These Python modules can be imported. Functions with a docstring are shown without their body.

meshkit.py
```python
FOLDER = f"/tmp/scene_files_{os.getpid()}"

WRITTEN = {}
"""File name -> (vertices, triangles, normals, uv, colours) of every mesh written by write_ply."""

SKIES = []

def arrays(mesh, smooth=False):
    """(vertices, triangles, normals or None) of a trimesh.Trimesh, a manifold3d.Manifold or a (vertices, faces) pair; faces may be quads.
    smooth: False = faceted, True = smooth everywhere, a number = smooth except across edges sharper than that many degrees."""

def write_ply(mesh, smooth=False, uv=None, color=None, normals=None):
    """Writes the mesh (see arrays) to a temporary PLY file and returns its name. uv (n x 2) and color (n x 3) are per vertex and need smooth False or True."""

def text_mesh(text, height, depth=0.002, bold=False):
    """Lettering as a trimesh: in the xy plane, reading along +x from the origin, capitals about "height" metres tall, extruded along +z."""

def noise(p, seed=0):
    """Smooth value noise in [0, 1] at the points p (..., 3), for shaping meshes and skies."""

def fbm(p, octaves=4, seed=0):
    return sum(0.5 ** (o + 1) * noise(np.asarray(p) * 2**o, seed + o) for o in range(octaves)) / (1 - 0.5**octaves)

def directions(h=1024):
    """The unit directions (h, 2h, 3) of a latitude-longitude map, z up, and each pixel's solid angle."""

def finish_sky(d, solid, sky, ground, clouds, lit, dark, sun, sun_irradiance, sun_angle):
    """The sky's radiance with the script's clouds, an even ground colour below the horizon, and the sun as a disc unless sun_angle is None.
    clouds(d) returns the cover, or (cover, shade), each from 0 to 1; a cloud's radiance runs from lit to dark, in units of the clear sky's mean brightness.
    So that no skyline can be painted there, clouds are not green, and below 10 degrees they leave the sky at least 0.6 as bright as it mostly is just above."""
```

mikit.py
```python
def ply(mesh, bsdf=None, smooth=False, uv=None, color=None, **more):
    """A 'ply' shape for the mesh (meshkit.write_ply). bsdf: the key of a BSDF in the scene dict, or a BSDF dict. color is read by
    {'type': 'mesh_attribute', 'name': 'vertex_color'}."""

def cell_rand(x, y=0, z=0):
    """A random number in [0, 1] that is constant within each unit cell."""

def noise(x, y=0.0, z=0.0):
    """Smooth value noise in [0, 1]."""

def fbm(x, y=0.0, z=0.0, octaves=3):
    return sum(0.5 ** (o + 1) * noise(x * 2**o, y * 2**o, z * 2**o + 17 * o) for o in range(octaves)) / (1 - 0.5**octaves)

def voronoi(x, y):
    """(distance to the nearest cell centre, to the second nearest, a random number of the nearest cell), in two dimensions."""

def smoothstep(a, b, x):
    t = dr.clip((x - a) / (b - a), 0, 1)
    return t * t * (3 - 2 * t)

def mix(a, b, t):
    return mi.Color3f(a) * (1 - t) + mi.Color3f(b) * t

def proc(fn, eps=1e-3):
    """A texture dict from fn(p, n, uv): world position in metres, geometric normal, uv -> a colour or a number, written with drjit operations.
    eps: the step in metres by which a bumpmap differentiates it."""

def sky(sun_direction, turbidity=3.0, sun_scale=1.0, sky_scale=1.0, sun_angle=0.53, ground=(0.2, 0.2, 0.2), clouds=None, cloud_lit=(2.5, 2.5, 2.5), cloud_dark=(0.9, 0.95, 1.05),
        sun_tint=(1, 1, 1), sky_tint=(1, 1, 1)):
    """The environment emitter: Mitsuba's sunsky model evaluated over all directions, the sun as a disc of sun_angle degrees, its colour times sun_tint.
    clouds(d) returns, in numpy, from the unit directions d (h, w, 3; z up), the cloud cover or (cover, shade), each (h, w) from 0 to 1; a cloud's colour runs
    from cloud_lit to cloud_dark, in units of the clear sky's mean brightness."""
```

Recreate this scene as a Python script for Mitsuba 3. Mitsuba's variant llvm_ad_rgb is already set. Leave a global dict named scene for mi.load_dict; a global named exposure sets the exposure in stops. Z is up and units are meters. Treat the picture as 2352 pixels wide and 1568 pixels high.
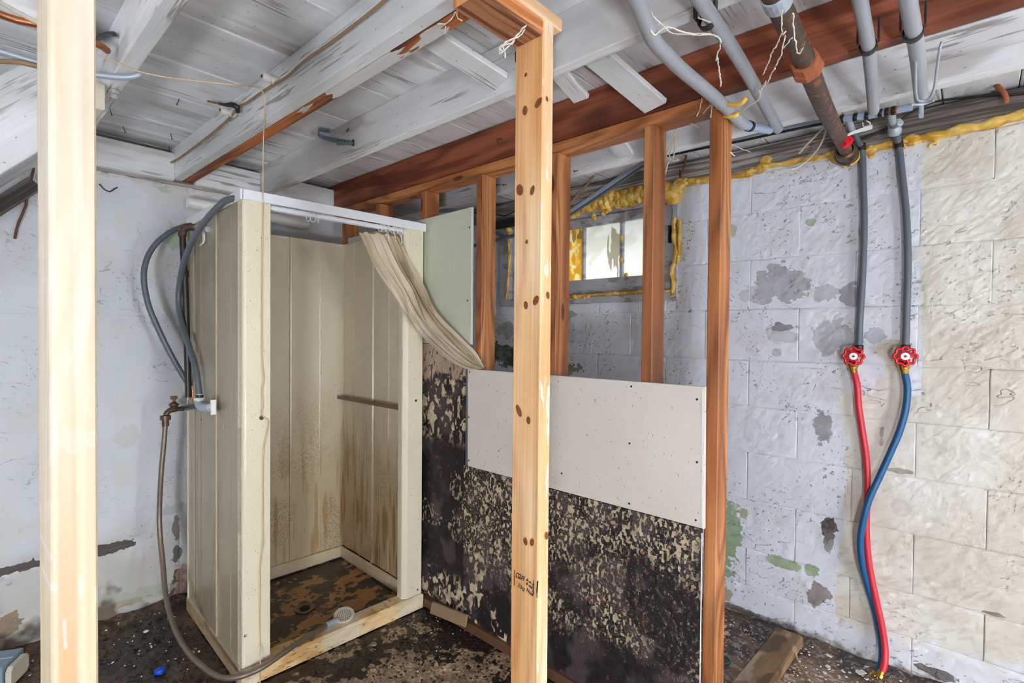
import math
import random
import numpy as np
import trimesh
import drjit as dr
import mitsuba as mi
import mikit
import meshkit
from mikit import noise, fbm, voronoi, cell_rand, smoothstep, mix
from shapely.geometry import Polygon, Point

scene, labels = {}, {}
T = mi.ScalarTransform4f
R0 = random.Random(7)

# ------------------------------------------------------------------ camera, daylight, exposure
# x runs along the shower's front, y along the right-hand wall, z is up; the floor is z = 0
CAM_RIGHT, CAM_DOWN, CAM_FWD = (0.669939, -0.742367, 0.008485), (-0.005701, -0.016573, -0.999846), (0.742394, 0.669788, -0.015335)
scene['camera'] = {'type': 'perspective', 'fov': 2 * math.degrees(math.atan(1176 / 1172.0)), 'fov_axis': 'x', 'near_clip': 0.05, 'far_clip': 60.0,
                   'to_world': T().look_at(origin=[0, 0, 1.35], target=[CAM_FWD[0], CAM_FWD[1], 1.35 + CAM_FWD[2]], up=[-v for v in CAM_DOWN])}
scene['sky'] = mikit.sky([0.7, -0.2, 0.75], turbidity=4.0, sun_scale=0.15, sky_scale=22.0, ground=(0.3, 0.3, 0.28), sky_tint=(1.25, 1.05, 0.86))
exposure = -0.74
FILL_LAMPS = [((-2.5, -1.7, 1.15), 0.26, 48), ((0.6, -4.2, 1.40), 0.26, 95), ((-1.5, -1.2, 0.42), 0.20, 260), ((1.0, -1.7, 0.42), 0.20, 85)]   # globe lamps on stands, added behind the camera to light and fill the room


def S(r, g, b):
    return tuple(((v / 255) / 12.92 if v <= 10 else ((v / 255 + 0.055) / 1.055) ** 2.4) for v in (r, g, b))


def numbered(name):
    if name not in scene and name not in labels and not any(k.startswith(name + '__') for k in scene):
        return name
    k = 1
    while True:
        key = '%s_%03d' % (name, k)
        if key not in scene and key not in labels:
            return key
        k += 1


COUNT = {}


def part_key(parent, name):
    base = parent + '__' + name
    n = COUNT.get(base, -1) + 1
    COUNT[base] = n
    return base if n == 0 else '%s_%03d' % (base, n)


def thing(name, label, cat, group=None):
    key = numbered(name)
    labels[key] = {'label': label, 'category': cat}
    if group:
        labels[key]['group'] = group
    return key


def struct(name, kind_label=None):
    labels[name] = {'kind': 'structure'}
    if kind_label:
        labels[name]['label'] = kind_label
    return name


def obj(parent, name, mesh, mat, smooth=False, label=None, kind=None):
    """one entry of the scene: a part of parent, or parent itself when name is None"""
    key = parent if name is None else part_key(parent, name)
    if isinstance(mesh, MB):
        v, f, uv = mesh.out()
        scene[key] = mikit.ply((v, f), mat, smooth=True if smooth else False, uv=uv)
    else:
        scene[key] = mikit.ply(mesh, mat, smooth=smooth)
    if label or kind:
        labels.setdefault(key, {})
        if label:
            labels[key]['label'] = label
        if kind:
            labels[key]['kind'] = kind
    return key


# ------------------------------------------------------------------ mesh building
def unit(v):
    v = np.asarray(v, float)
    return v / max(np.linalg.norm(v), 1e-12)


class MB:
    def __init__(self):
        self.v, self.f, self.uv, self.n = [], [], [], 0

    def add(self, v, f, uv=None):
        v = np.asarray(v, float).reshape(-1, 3)
        self.v.append(v)
        self.f.append(np.asarray(f, int).reshape(-1, 3) + self.n)
        self.uv.append(np.zeros((len(v), 2)) if uv is None else np.asarray(uv, float))
        self.n += len(v)
        return self

    def mesh(self, m):
        return self.add(m.vertices, m.faces)

    def grid(self, P, UV=None):
        """P (n, m, 3): a surface of quads"""
        n, m = P.shape[:2]
        i = np.arange(n * m).reshape(n, m)
        a, b, c, d = i[:-1, :-1].ravel(), i[1:, :-1].ravel(), i[1:, 1:].ravel(), i[:-1, 1:].ravel()
        f = np.vstack([np.stack([a, b, c], 1), np.stack([a, c, d], 1)])
        return self.add(P.reshape(-1, 3), f, None if UV is None else UV.reshape(-1, 2))

    def board(self, c0, d, L, w, W, t, Tk, ch=0.003, n=1, wob=0.0, seed=0, zone=None, taper=None):
        """a piece of timber: from the middle of its start, length L along d, width W along w, thickness Tk along t; edges chamfered.
        uv: u runs round it in metres (+ 8 * seed), v along it; zone: the side (0..3 = +t, +w, -t, -w) that takes u + 4"""
        d, w, t, c0 = unit(d), unit(w), unit(t), np.asarray(c0, float)
        a, b = W / 2, Tk / 2
        ch = min(ch, a * 0.4, b * 0.4)
        ring = [(-a + ch, b), (a - ch, b), (a, b - ch), (a, -b + ch), (a - ch, -b), (-a + ch, -b), (-a, -b + ch), (-a, b - ch)]
        per = [0]
        for k in range(8):
            p, q = ring[k], ring[(k + 1) % 8]
            per.append(per[-1] + math.hypot(q[0] - p[0], q[1] - p[1]))
        s = np.linspace(0, 1, n + 1)
        off = np.zeros((n + 1, 2))
        if wob:
            q = np.stack([s * L * 2.2, np.full(n + 1, seed * 3.1), np.full(n + 1, 0.5)], -1)
            off = np.stack([meshkit.noise(q, 1) - 0.5, meshkit.noise(q, 2) - 0.5], -1) * 2 * wob

        def at(i, k):
            x, y = ring[k % 8]
            sc = 1.0 if taper is None else 1 + (taper - 1) * s[i]
            return c0 + d * (s[i] * L) + w * (x * sc + off[i, 0]) + t * (y * sc + off[i, 1])

        flip = np.dot(np.cross(w, t), d) < 0
        for k in range(8):
            P = np.array([[at(i, k), at(i, k + 1)] for i in range(n + 1)])
            z = 4.0 if (zone is not None and k == 2 * zone) else 0.0
            UV = np.array([[(per[k] + 8 * seed + z, s[i] * L), (per[k + 1] + 8 * seed + z, s[i] * L)] for i in range(n + 1)])
            if flip:
                P, UV = P[:, ::-1], UV[:, ::-1]
            self.grid(P, UV)
        for i, sgn in ((0, -1), (n, 1)):
            P = np.array([at(i, k) for k in range(8)])
            uv = np.array([(8 * seed + 1.5 + ring[k][0], ring[k][1] * 0.2) for k in range(8)])
            f = [(0, k, k + 1) for k in range(1, 7)]
            if (sgn > 0) != flip:
                f = [(a_, c_, b_) for a_, b_, c_ in f]
            self.add(P, f, uv)
        return self

    def box(self, x0, x1, y0, y1, z0, z1, axis='y', **k):
        c = np.array([(x0 + x1) / 2, (y0 + y1) / 2, (z0 + z1) / 2])
        e = {'x': (0, 1, 2), 'y': (1, 0, 2), 'z': (2, 0, 1)}[axis]
        size = (x1 - x0, y1 - y0, z1 - z0)
        ax = np.eye(3)
        c = c - ax[e[0]] * size[e[0]] / 2
        return self.board(c, ax[e[0]], size[e[0]], ax[e[1]], size[e[1]], ax[e[2]], size[e[2]], **k)

    def tube(self, pts, r, n=12, caps=True, radii=None):
        P = np.asarray(pts, float)
        m = len(P)
        tan = np.gradient(P, axis=0)
        tan /= np.maximum(np.linalg.norm(tan, axis=1, keepdims=True), 1e-9)
        nrm = np.zeros_like(P)
        up = np.array([0, 0, 1.0]) if abs(tan[0][2]) < 0.9 else np.array([1.0, 0, 0])
        nrm[0] = unit(np.cross(tan[0], up))
        for i in range(1, m):
            v = nrm[i - 1] - tan[i] * np.dot(nrm[i - 1], tan[i])
            nrm[i] = unit(v)
        bi = np.cross(tan, nrm)
        ang = np.linspace(0, 2 * np.pi, n, endpoint=False)
        rr = np.full(m, r) if radii is None else np.asarray(radii)
        V = P[:, None] + (nrm[:, None] * np.cos(ang)[None, :, None] + bi[:, None] * np.sin(ang)[None, :, None]) * (rr[:, None, None] if rr.ndim == 1 else rr[..., None])
        seg = np.concatenate([[0], np.cumsum(np.linalg.norm(np.diff(P, axis=0), axis=1))])
        UV = np.stack(np.broadcast_arrays(np.zeros((m, n)), seg[:, None]), -1)
        i = np.arange(m * n).reshape(m, n)
        j = np.roll(i, -1, 1)
        a, b, c, d = i[:-1].ravel(), i[1:].ravel(), j[1:].ravel(), j[:-1].ravel()
        self.add(V.reshape(-1, 3), np.vstack([np.stack([a, d, c], 1), np.stack([a, c, b], 1)]), UV.reshape(-1, 2))
        if caps:
            for e, s in ((0, 1), (m - 1, -1)):
                f = [(0, k, k + 1)[::s] for k in range(1, n - 1)]
                self.add(V[e], [x if s == 1 else x for x in f], np.tile([0, seg[e]], (n, 1)))
        return self

    def lathe(self, o, axis, prof, n=24):
        """prof: (radius, height along axis) pairs"""
        axis, o = unit(axis), np.asarray(o, float)
        e = unit(np.cross(axis, [0.3, 0.9, 0.2] if abs(axis[2]) > 0.8 else [0, 0, 1]))
        g = np.cross(axis, e)
        ang = np.linspace(0, 2 * np.pi, n, endpoint=False)
        prof = np.asarray(prof, float)
        V = o + axis * prof[:, 1][:, None, None] + (e * np.cos(ang)[None, :, None] + g * np.sin(ang)[None, :, None]) * prof[:, 0][:, None, None]
        m = len(prof)
        i = np.arange(m * n).reshape(m, n)
        j = np.roll(i, -1, 1)
        a, b, c, d = i[:-1].ravel(), i[1:].ravel(), j[1:].ravel(), j[:-1].ravel()
        return self.add(V.reshape(-1, 3), np.vstack([np.stack([a, d, c], 1), np.stack([a, c, b], 1)]))

    def out(self):
        return np.vstack(self.v), np.vstack(self.f), np.vstack(self.uv)


def curve(pts, step=0.02, closed=False):
    """a smooth curve through the points (centripetal Catmull-Rom), resampled"""
    P = np.asarray(pts, float)
    if len(P) == 2:
        n = max(2, int(np.linalg.norm(P[1] - P[0]) / step) + 1)
        return P[0] + (P[1] - P[0]) * np.linspace(0, 1, n)[:, None]
    Q = np.vstack([2 * P[0] - P[1], P, 2 * P[-1] - P[-2]])
    out = []
    for k in range(1, len(Q) - 2):
        p0, p1, p2, p3 = Q[k - 1:k + 3]
        n = max(2, int(np.linalg.norm(p2 - p1) / step) + 1)
        t = np.linspace(0, 1, n, endpoint=False)[:, None]
        l1, l0, l2 = (max(np.linalg.norm(b - a), 1e-6) ** 0.5 for a, b in ((p1, p2), (p0, p1), (p2, p3)))
        m1 = (p1 - p0) / l0 - (p2 - p0) / (l0 + l1) + (p2 - p1) / l1
        m2 = (p2 - p1) / l1 - (p3 - p1) / (l1 + l2) + (p3 - p2) / l2
        m1, m2 = m1 * l1, m2 * l1
        h00, h10, h01, h11 = 2 * t**3 - 3 * t**2 + 1, t**3 - 2 * t**2 + t, -2 * t**3 + 3 * t**2, t**3 - t**2
        out.append(h00 * p1 + h10 * m1 + h01 * p2 + h11 * m2)
    out.append(P[-1:])
    return np.vstack(out)


def tube(pts, r, n=12, step=0.02, **k):
    return MB().tube(curve(pts, step), r, n, **k)


def blob(c, r, seed, amp=0.25, freq=18, sub=3, sq=(1, 1, 1)):
    s = trimesh.creation.icosphere(subdivisions=sub)
    v = s.vertices
    k = 1 + amp * 2 * (meshkit.fbm(v * 1.6 + seed * 7.3 + 50, 3, seed) - 0.5)
    return trimesh.Trimesh(v * k[:, None] * r * np.asarray(sq) + np.asarray(c), s.faces, process=False)


# ------------------------------------------------------------------ materials
def plain(color, rough=0.5, metal=0.0, spec=0.5, bump=None, scale=1.0, **more):
    b = {'type': 'principled', 'base_color': color if isinstance(color, dict) else {'type': 'rgb', 'value': list(color)}, 'roughness': rough, 'metallic': metal, 'specular': spec, **more}
    if bump is not None:
        b = {'type': 'bumpmap', 'arbitrary': bump, 'scale': scale, 'bsdf': b}
    return {'type': 'twosided', 'bsdf': b}


def proc_mat(key, fn, rough=0.55, spec=0.4, bump=None, scale=1.0, eps=1e-3, **more):
    scene[key] = plain(mikit.proc(fn), rough, 0.0, spec, None if bump is None else mikit.proc(bump, eps), scale, **more)


def C(*c):
    return mi.Color3f(*c)


def ridge(x, w):
    return 1 - smoothstep(0, w, dr.abs(x - 0.5))


def wood_fn(light, mid, dark, rings, knots, knot_col, contrast=0.6):
    light, mid, dark, knot_col = (S(*c) for c in (light, mid, dark, knot_col))

    def fn(p, n, uv):
        s = dr.floor(uv.x / 8)
        u, v = uv.x - 8 * s, uv.y
        w = fbm(u * 9, v * 1.3, s * 3.7, 2)
        g = fbm(u * rings + 4 * w, v * 1.6, s, 3)
        fine = noise(u * 520, v * 6, s)
        c = mix(light, mid, smoothstep(0.3, 0.62, g))
        band = dr.sin((u * rings * 0.9 + 7 * w + v * 0.35) * 6.283) * 0.5 + 0.5
        c = mix(c, dark, contrast * band * band * (0.35 + 0.65 * fine))
        c = c * (0.86 + 0.28 * cell_rand(s, 5, 1)) * (0.90 + 0.20 * noise(u * 240, v * 5, s))
        d1, d2, r = voronoi(u / 0.085 + 13.7 * s, v / 0.27 + 3.3 * s)
        k = (1 - smoothstep(0.10, 0.16, d1)) * dr.select(r < knots, 1.0, 0.0)
        halo = (1 - smoothstep(0.12, 0.34, d1)) * dr.select(r < knots, 1.0, 0.0)
        c = mix(c, mid, 0.6 * halo)
        return mix(c, knot_col, k * 0.9)
    return fn


def wood_bump(p, n, uv):
    return 0.5 * noise(uv.x * 300, uv.y * 7) + 0.5 * fbm(uv.x * 60, uv.y * 4, 1.0, 2)


proc_mat('m_pine', wood_fn((242, 210, 170), (226, 174, 122), (190, 122, 72), 13, 0.0, (104, 52, 26), 0.5), 0.45, 0.4, wood_bump, 0.0006)
proc_mat('m_pale_pine', wood_fn((250, 238, 214), (240, 222, 190), (222, 186, 136), 14, 0.0, (150, 110, 78), 0.3), 0.5, 0.4)
proc_mat('m_fir', wood_fn((190, 128, 78), (156, 94, 52), (84, 42, 20), 16, 0.07, (72, 34, 18), 0.8), 0.5, 0.45, wood_bump, 0.0008)


pine_fn = wood_fn((244, 214, 174), (230, 182, 130), (188, 122, 74), 13, 0.0, (104, 52, 26), 0.5)


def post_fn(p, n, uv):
    """the bare post: more orange on its broad face at the top and low down, paler on its edge"""
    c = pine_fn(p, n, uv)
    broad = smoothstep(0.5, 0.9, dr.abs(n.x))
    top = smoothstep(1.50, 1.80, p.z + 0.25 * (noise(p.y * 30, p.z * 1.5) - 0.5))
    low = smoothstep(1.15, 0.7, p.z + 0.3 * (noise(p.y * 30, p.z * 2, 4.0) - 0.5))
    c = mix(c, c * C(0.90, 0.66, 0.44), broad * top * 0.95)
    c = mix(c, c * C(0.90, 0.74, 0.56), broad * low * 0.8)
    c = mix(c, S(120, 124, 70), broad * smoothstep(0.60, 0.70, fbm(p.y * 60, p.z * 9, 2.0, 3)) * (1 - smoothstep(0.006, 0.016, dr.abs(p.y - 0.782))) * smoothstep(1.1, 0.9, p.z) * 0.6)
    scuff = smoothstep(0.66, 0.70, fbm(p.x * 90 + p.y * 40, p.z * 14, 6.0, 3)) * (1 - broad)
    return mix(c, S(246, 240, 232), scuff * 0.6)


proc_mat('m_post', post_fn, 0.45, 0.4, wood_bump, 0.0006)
pale_fn = wood_fn((236, 224, 204), (228, 210, 182), (204, 172, 128), 14, 0.0, (150, 110, 78), 0.3)


def near_post_fn(p, n, uv):
    c = pale_fn(p, n, uv)
    heart = smoothstep(0.0975, 0.0945, p.x + 0.003 * (noise(p.z * 3.0, 1.0) - 0.5)) * smoothstep(0.078, 0.082, p.x)
    low = smoothstep(1.45, 0.75, p.z)
    c = mix(c, mix(S(228, 208, 174), S(222, 162, 96), low), heart * (0.5 + 0.45 * low) * (0.6 + 0.6 * fbm(p.x * 120, p.z * 3, 2.0, 3)))
    c = mix(c, S(232, 204, 154), low * (1 - heart) * 0.6)
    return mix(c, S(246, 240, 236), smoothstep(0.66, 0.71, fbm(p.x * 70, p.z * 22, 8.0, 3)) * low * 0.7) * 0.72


proc_mat('m_near_post', near_post_fn, 0.5, 0.4)


def red_fn(p, n, uv):
    s = dr.floor(uv.x / 8)
    u0 = uv.x - 8 * s
    under = u0 > 3.5
    u = dr.select(under, u0 - 4, u0)
    v = uv.y
    g = fbm(u * 30 + 3 * fbm(u * 8, v * 1.2, 2.0, 2), v * 2.5, s, 3)
    c = mix(S(150, 84, 58), S(104, 50, 28), smoothstep(0.3, 0.65, g))
    c = mix(c, S(62, 28, 16), smoothstep(0.5, 0.75, fbm(u * 7, v * 3.1, 9.0, 3)) * 0.8)
    c = c * (0.85 + 0.3 * noise(u * 250, v * 8, s))
    paint = mix(S(206, 200, 184), S(150, 142, 126), smoothstep(0.5, 0.75, fbm(u * 40, v * 6, 4.0, 3)))
    return dr.select(under, paint, c)


proc_mat('m_red', red_fn, 0.55, 0.4, wood_bump, 0.0006)


def white_wood_fn(p, n, uv):
    s = dr.floor(uv.x / 8)
    u, v = uv.x - 8 * s, uv.y
    g = noise(u * 300 + 3 * noise(u * 20, v * 2, s), v * 6, s)
    t = fbm(u * 7, v * 1.9, s + 4.0, 3)
    c = mix(S(236, 238, 239), S(210, 212, 212), smoothstep(0.35, 0.72, t))
    c = c * (0.95 + 0.07 * g) * (0.94 + 0.08 * cell_rand(s, 3, 8))
    c = mix(c, S(158, 148, 136), smoothstep(0.62, 0.80, fbm(u * 11, v * 2.6, s + 11.0, 4)) * 0.55)
    grain = smoothstep(0.60, 0.72, fbm(u * 130, v * 7, s + 21.0, 3)) * smoothstep(0.50, 0.68, fbm(u * 9, v * 2.3, s + 25.0, 2))
    c = mix(c, S(118, 100, 86), grain * 0.7)
    spot = 1 - smoothstep(0.02, 0.05, voronoi(u / 0.05 + 5 * s, v / 0.09)[0])
    return mix(c, S(70, 60, 52), spot * 0.6 * dr.select(cell_rand(dr.floor(v / 0.09), s) < 0.3, 1.0, 0.0))


proc_mat('m_white_wood', white_wood_fn, 0.5, 0.4, wood_bump, 0.0008)


def sister_fn(p, n, uv):
    s = dr.floor(uv.x / 8)
    u, v = uv.x - 8 * s, uv.y
    g = fbm(u * 34 + 3 * fbm(u * 8, v * 1.2, 2.0, 2), v * 2.2, 1.0, 3)
    c = mix(S(178, 104, 54), S(112, 58, 28), smoothstep(0.32, 0.62, g)) * (0.85 + 0.3 * noise(u * 250, v * 8))
    # remains of old white paint half way along, and a dark stained stretch beside it
    m = smoothstep(0.46, 0.50, fbm(u * 40, v * 7, 7.0, 4) + 0.30 - 1.25 * dr.abs(v - 4.36))
    c = mix(c, S(58, 26, 18), smoothstep(0.45, 0.6, fbm(u * 12, v * 3, 3.0, 3)) * 0.8 * (1 - smoothstep(0.3, 0.6, dr.abs(v - 4.1))))
    return mix(c, S(206, 204, 200), m)


proc_mat('m_sister', sister_fn, 0.55, 0.4, wood_bump, 0.0008)


def grey_wood_fn(p, n, uv):
    s = dr.floor(uv.x / 8)
    u, v = uv.x - 8 * s, uv.y
    g = fbm(u * 160 + 5 * fbm(u * 12, v * 2, s, 2), v * 5, s, 3)
    c = mix(S(166, 158, 150), S(104, 98, 93), smoothstep(0.35, 0.62, g))
    return mix(c, S(52, 44, 38), smoothstep(0.55, 0.75, fbm(u * 9, v * 3, s + 2.0, 3)) * 0.7)


proc_mat('m_grey_wood', grey_wood_fn, 0.75, 0.25, wood_bump, 0.0016)


def plank_fn(p, n, uv):
    u, v = uv.x, uv.y
    c = mix(S(146, 118, 88), S(108, 82, 58), fbm(u * 60, v * 5, 3.0, 3))
    c = mix(c, S(178, 166, 152), smoothstep(0.5, 0.7, fbm(u * 20, v * 9, 6.0, 3)) * 0.6)
    return mix(c, S(70, 54, 40), smoothstep(0.58, 0.68, fbm(u * 10, v * 6, 8.0, 3)) * 0.8)


proc_mat('m_plank', plank_fn, 0.7, 0.3, wood_bump, 0.0015)


def ell(a, b, ca, cb, ra, rb, nz):
    """1 inside a ragged patch round (ca, cb)"""
    d = dr.sqrt(dr.square((a - ca) / ra) + dr.square((b - cb) / rb))
    return 1 - smoothstep(0.90, 0.98, d + nz)


def yz(q):
    return q[1], q[2]


def patch_list(spec):
    return [(c[1], c[2], ra, rb, S(*col), k) for c, ra, rb, col, k in spec]


RIGHT_PATCHES = patch_list([
    ((2.5650, 0.6447, 1.5874), 0.125, 0.085, (150, 150, 154), 0.85), ((2.5650, 0.7467, 1.5566), 0.10, 0.05, (176, 177, 182), 0.7),
    ((2.5650, 0.4799, 1.5361), 0.05, 0.035, (168, 168, 172), 0.8), ((2.5650, 0.3887, 1.5282), 0.035, 0.045, (130, 130, 134), 0.8),
    ((2.5650, 0.4524, 1.3392), 0.085, 0.065, (160, 160, 164), 0.8), ((2.5650, 0.6411, 1.3486), 0.10, 0.045, (172, 172, 176), 0.7), ((2.5650, 0.6201, 1.3884), 0.06, 0.018, (98, 98, 100), 0.8),
    ((2.5650, 0.6655, 1.2762), 0.035, 0.028, (176, 177, 180), 0.9), ((2.5650, 0.4757, 0.9451), 0.035, 0.085, (132, 130, 132), 0.9),
    ((2.5650, 0.4462, 0.5262), 0.025, 0.05, (64, 52, 46), 0.95), ((2.5650, 0.4484, 0.4553), 0.016, 0.035, (110, 104, 98), 0.9),
    ((2.5650, 0.4875, 0.2029), 0.05, 0.05, (122, 110, 106), 0.9), ((2.5650, 0.2953, 1.3592), 0.03, 0.03, (150, 156, 168), 0.7),
    ((2.5650, 0.8916, 0.3412), 0.085, 0.165, (136, 156, 122), 1.0), ((2.5650, 0.6254, 0.3130), 0.06, 0.025, (146, 162, 130), 1.0), ((2.5650, 0.5095, 0.3157), 0.03, 0.028, (146, 162, 130), 1.0),
    ((2.5650, 0.8035, 0.4964), 0.018, 0.02, (150, 160, 120), 1.0), ((2.5650, 0.8743, 1.8589), 0.022, 0.04, (168, 182, 158), 1.0), ((2.5650, 0.5365, 1.8463), 0.02, 0.018, (164, 180, 154), 1.0),
    ((2.5650, 0.9066, 1.9482), 0.028, 0.016, (170, 184, 162), 1.0), ((2.5650, 0.9070, 0.0935), 0.06, 0.05, (160, 146, 122), 0.9),
    ((2.5650, 2.4267, 1.2017), 0.19, 0.075, (56, 84, 54), 1.0), ((2.5650, 1.8792, 1.1313), 0.15, 0.05, (112, 120, 88), 1.0), ((2.5650, 1.8602, 1.4711), 0.06, 0.03, (150, 160, 150), 1.0),
    ((2.5650, 2.4960, 1.7692), 0.05, 0.03, (140, 152, 140), 1.0), ((2.5650, 2.3793, 1.3676), 0.09, 0.05, (150, 150, 140), 0.7), ((2.5650, 0.2203, 0.8114), 0.05, 0.012, (150, 138, 120), 0.9),
    ((2.5650, 0.0704, 0.0489), 0.07, 0.018, (66, 50, 42), 0.95), ((2.5650, 0.8331, 0.0272), 0.10, 0.012, (90, 80, 72), 0.8), ((2.5650, 0.1708, 2.1782), 0.05, 0.03, (170, 166, 158), 0.5), ((2.5650, -0.0834, 0.3378), 0.03, 0.008, (110, 98, 84), 0.8),
    ((2.5650, 0.2697, 0.9455), 0.012, 0.06, (158, 140, 134), 0.8), ((2.5650, 0.2039, 0.6650), 0.03, 0.03, (190, 184, 170), 0.5),
])


def wall_crack(a, b, seed):
    """thin broken cracks and lifted flakes in old paint"""
    zone = smoothstep(0.50, 0.62, fbm(a * 2.6, b * 3.4, seed, 2))
    seg = smoothstep(0.52, 0.60, noise(a * 21, b * 23, seed + 2.0))
    r = ridge(fbm(a * 7, b * 17, seed + 3.0, 4), 0.010) * seg * zone
    fl = smoothstep(0.735, 0.76, fbm(a * 75, b * 120 + a * 40, seed + 5.0, 3)) * smoothstep(0.55, 0.66, fbm(a * 5, b * 5, seed + 9.0, 2))
    return dr.maximum(r, 0.7 * fl)


def right_wall_fn(p, n, uv):
    a, b = p.y, p.z
    nz = (fbm(a * 15, b * 17, 2.0, 4) - 0.5) * 1.5 + (fbm(a * 70, b * 80, 5.0, 3) - 0.5) * 0.7
    wn = (fbm(a * 22, b * 9, 5.0, 3) - 0.5) * 0.10
    edge = dr.select(b > 1.34, 0.155, dr.select(b > 1.12, 0.30 + 0.02 * dr.sin(b * 40), 0.40))
    edge = dr.select((b < 1.34) & (b > 1.12) & (a < 0.20) & (a > 0.145), -9.0, edge)
    low = smoothstep(0.20, 0.12, b + 0.12 * a + wn)
    cream = smoothstep(-0.012, 0.012, edge - a + wn * dr.select(b > 1.34, 0.3, 1.0)) * (1 - low * 0.8)
    white = mix(S(222, 225, 233), S(211, 214, 223), fbm(a * 5, b * 5, 1.0, 3))
    crm = mix(S(222, 219, 210), S(205, 199, 186), smoothstep(0.3, 0.7, fbm(a * 6, b * 6, 3.0, 3)))
    crm = mix(crm, S(178, 170, 152), smoothstep(0.52, 0.7, fbm(a * 26, b * 64 + a * 30, 8.0, 4)) * 0.35 * smoothstep(0.9, 0.5, b))
    white = mix(white, S(196, 192, 176), smoothstep(0.57, 0.72, fbm(a * 7, b * 9, 12.0, 3)) * 0.25)
    c = mix(white, crm, cream)
    speck = smoothstep(0.76, 0.80, fbm(a * 110, b * 110, 4.0, 2)) * smoothstep(0.48, 0.62, fbm(a * 7, b * 7, 6.0, 2))
    c = mix(c, S(96, 92, 92), speck * (0.7 - 0.5 * cream))
    mot = 0.55 + 0.75 * fbm(a * 17, b * 17, 3.5, 3)
    for ca, cb, ra, rb, col, k in RIGHT_PATCHES:
        c = mix(c, col, dr.minimum(ell(a, b, ca, cb, ra, rb, nz) * k * mot, 1.0))
    c = mix(c, S(70, 68, 70), wall_crack(a, b, 1.0) * (0.8 - 0.45 * cream))
    foot = smoothstep(0.045, 0.0, b + 0.10 * (fbm(a * 30, b * 30, 7.0, 4) - 0.5))
    return mix(c, S(92, 80, 68), foot * 0.8)


def right_wall_bump(p, n, uv):
    a, b = p.y, p.z
    return 0.45 * fbm(a * 10, b * 14, 1.0, 3) + 0.40 * fbm(a * 38, b * 60 + 25 * a, 4.0, 4) - 0.25 * wall_crack(a, b, 1.0)


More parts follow.
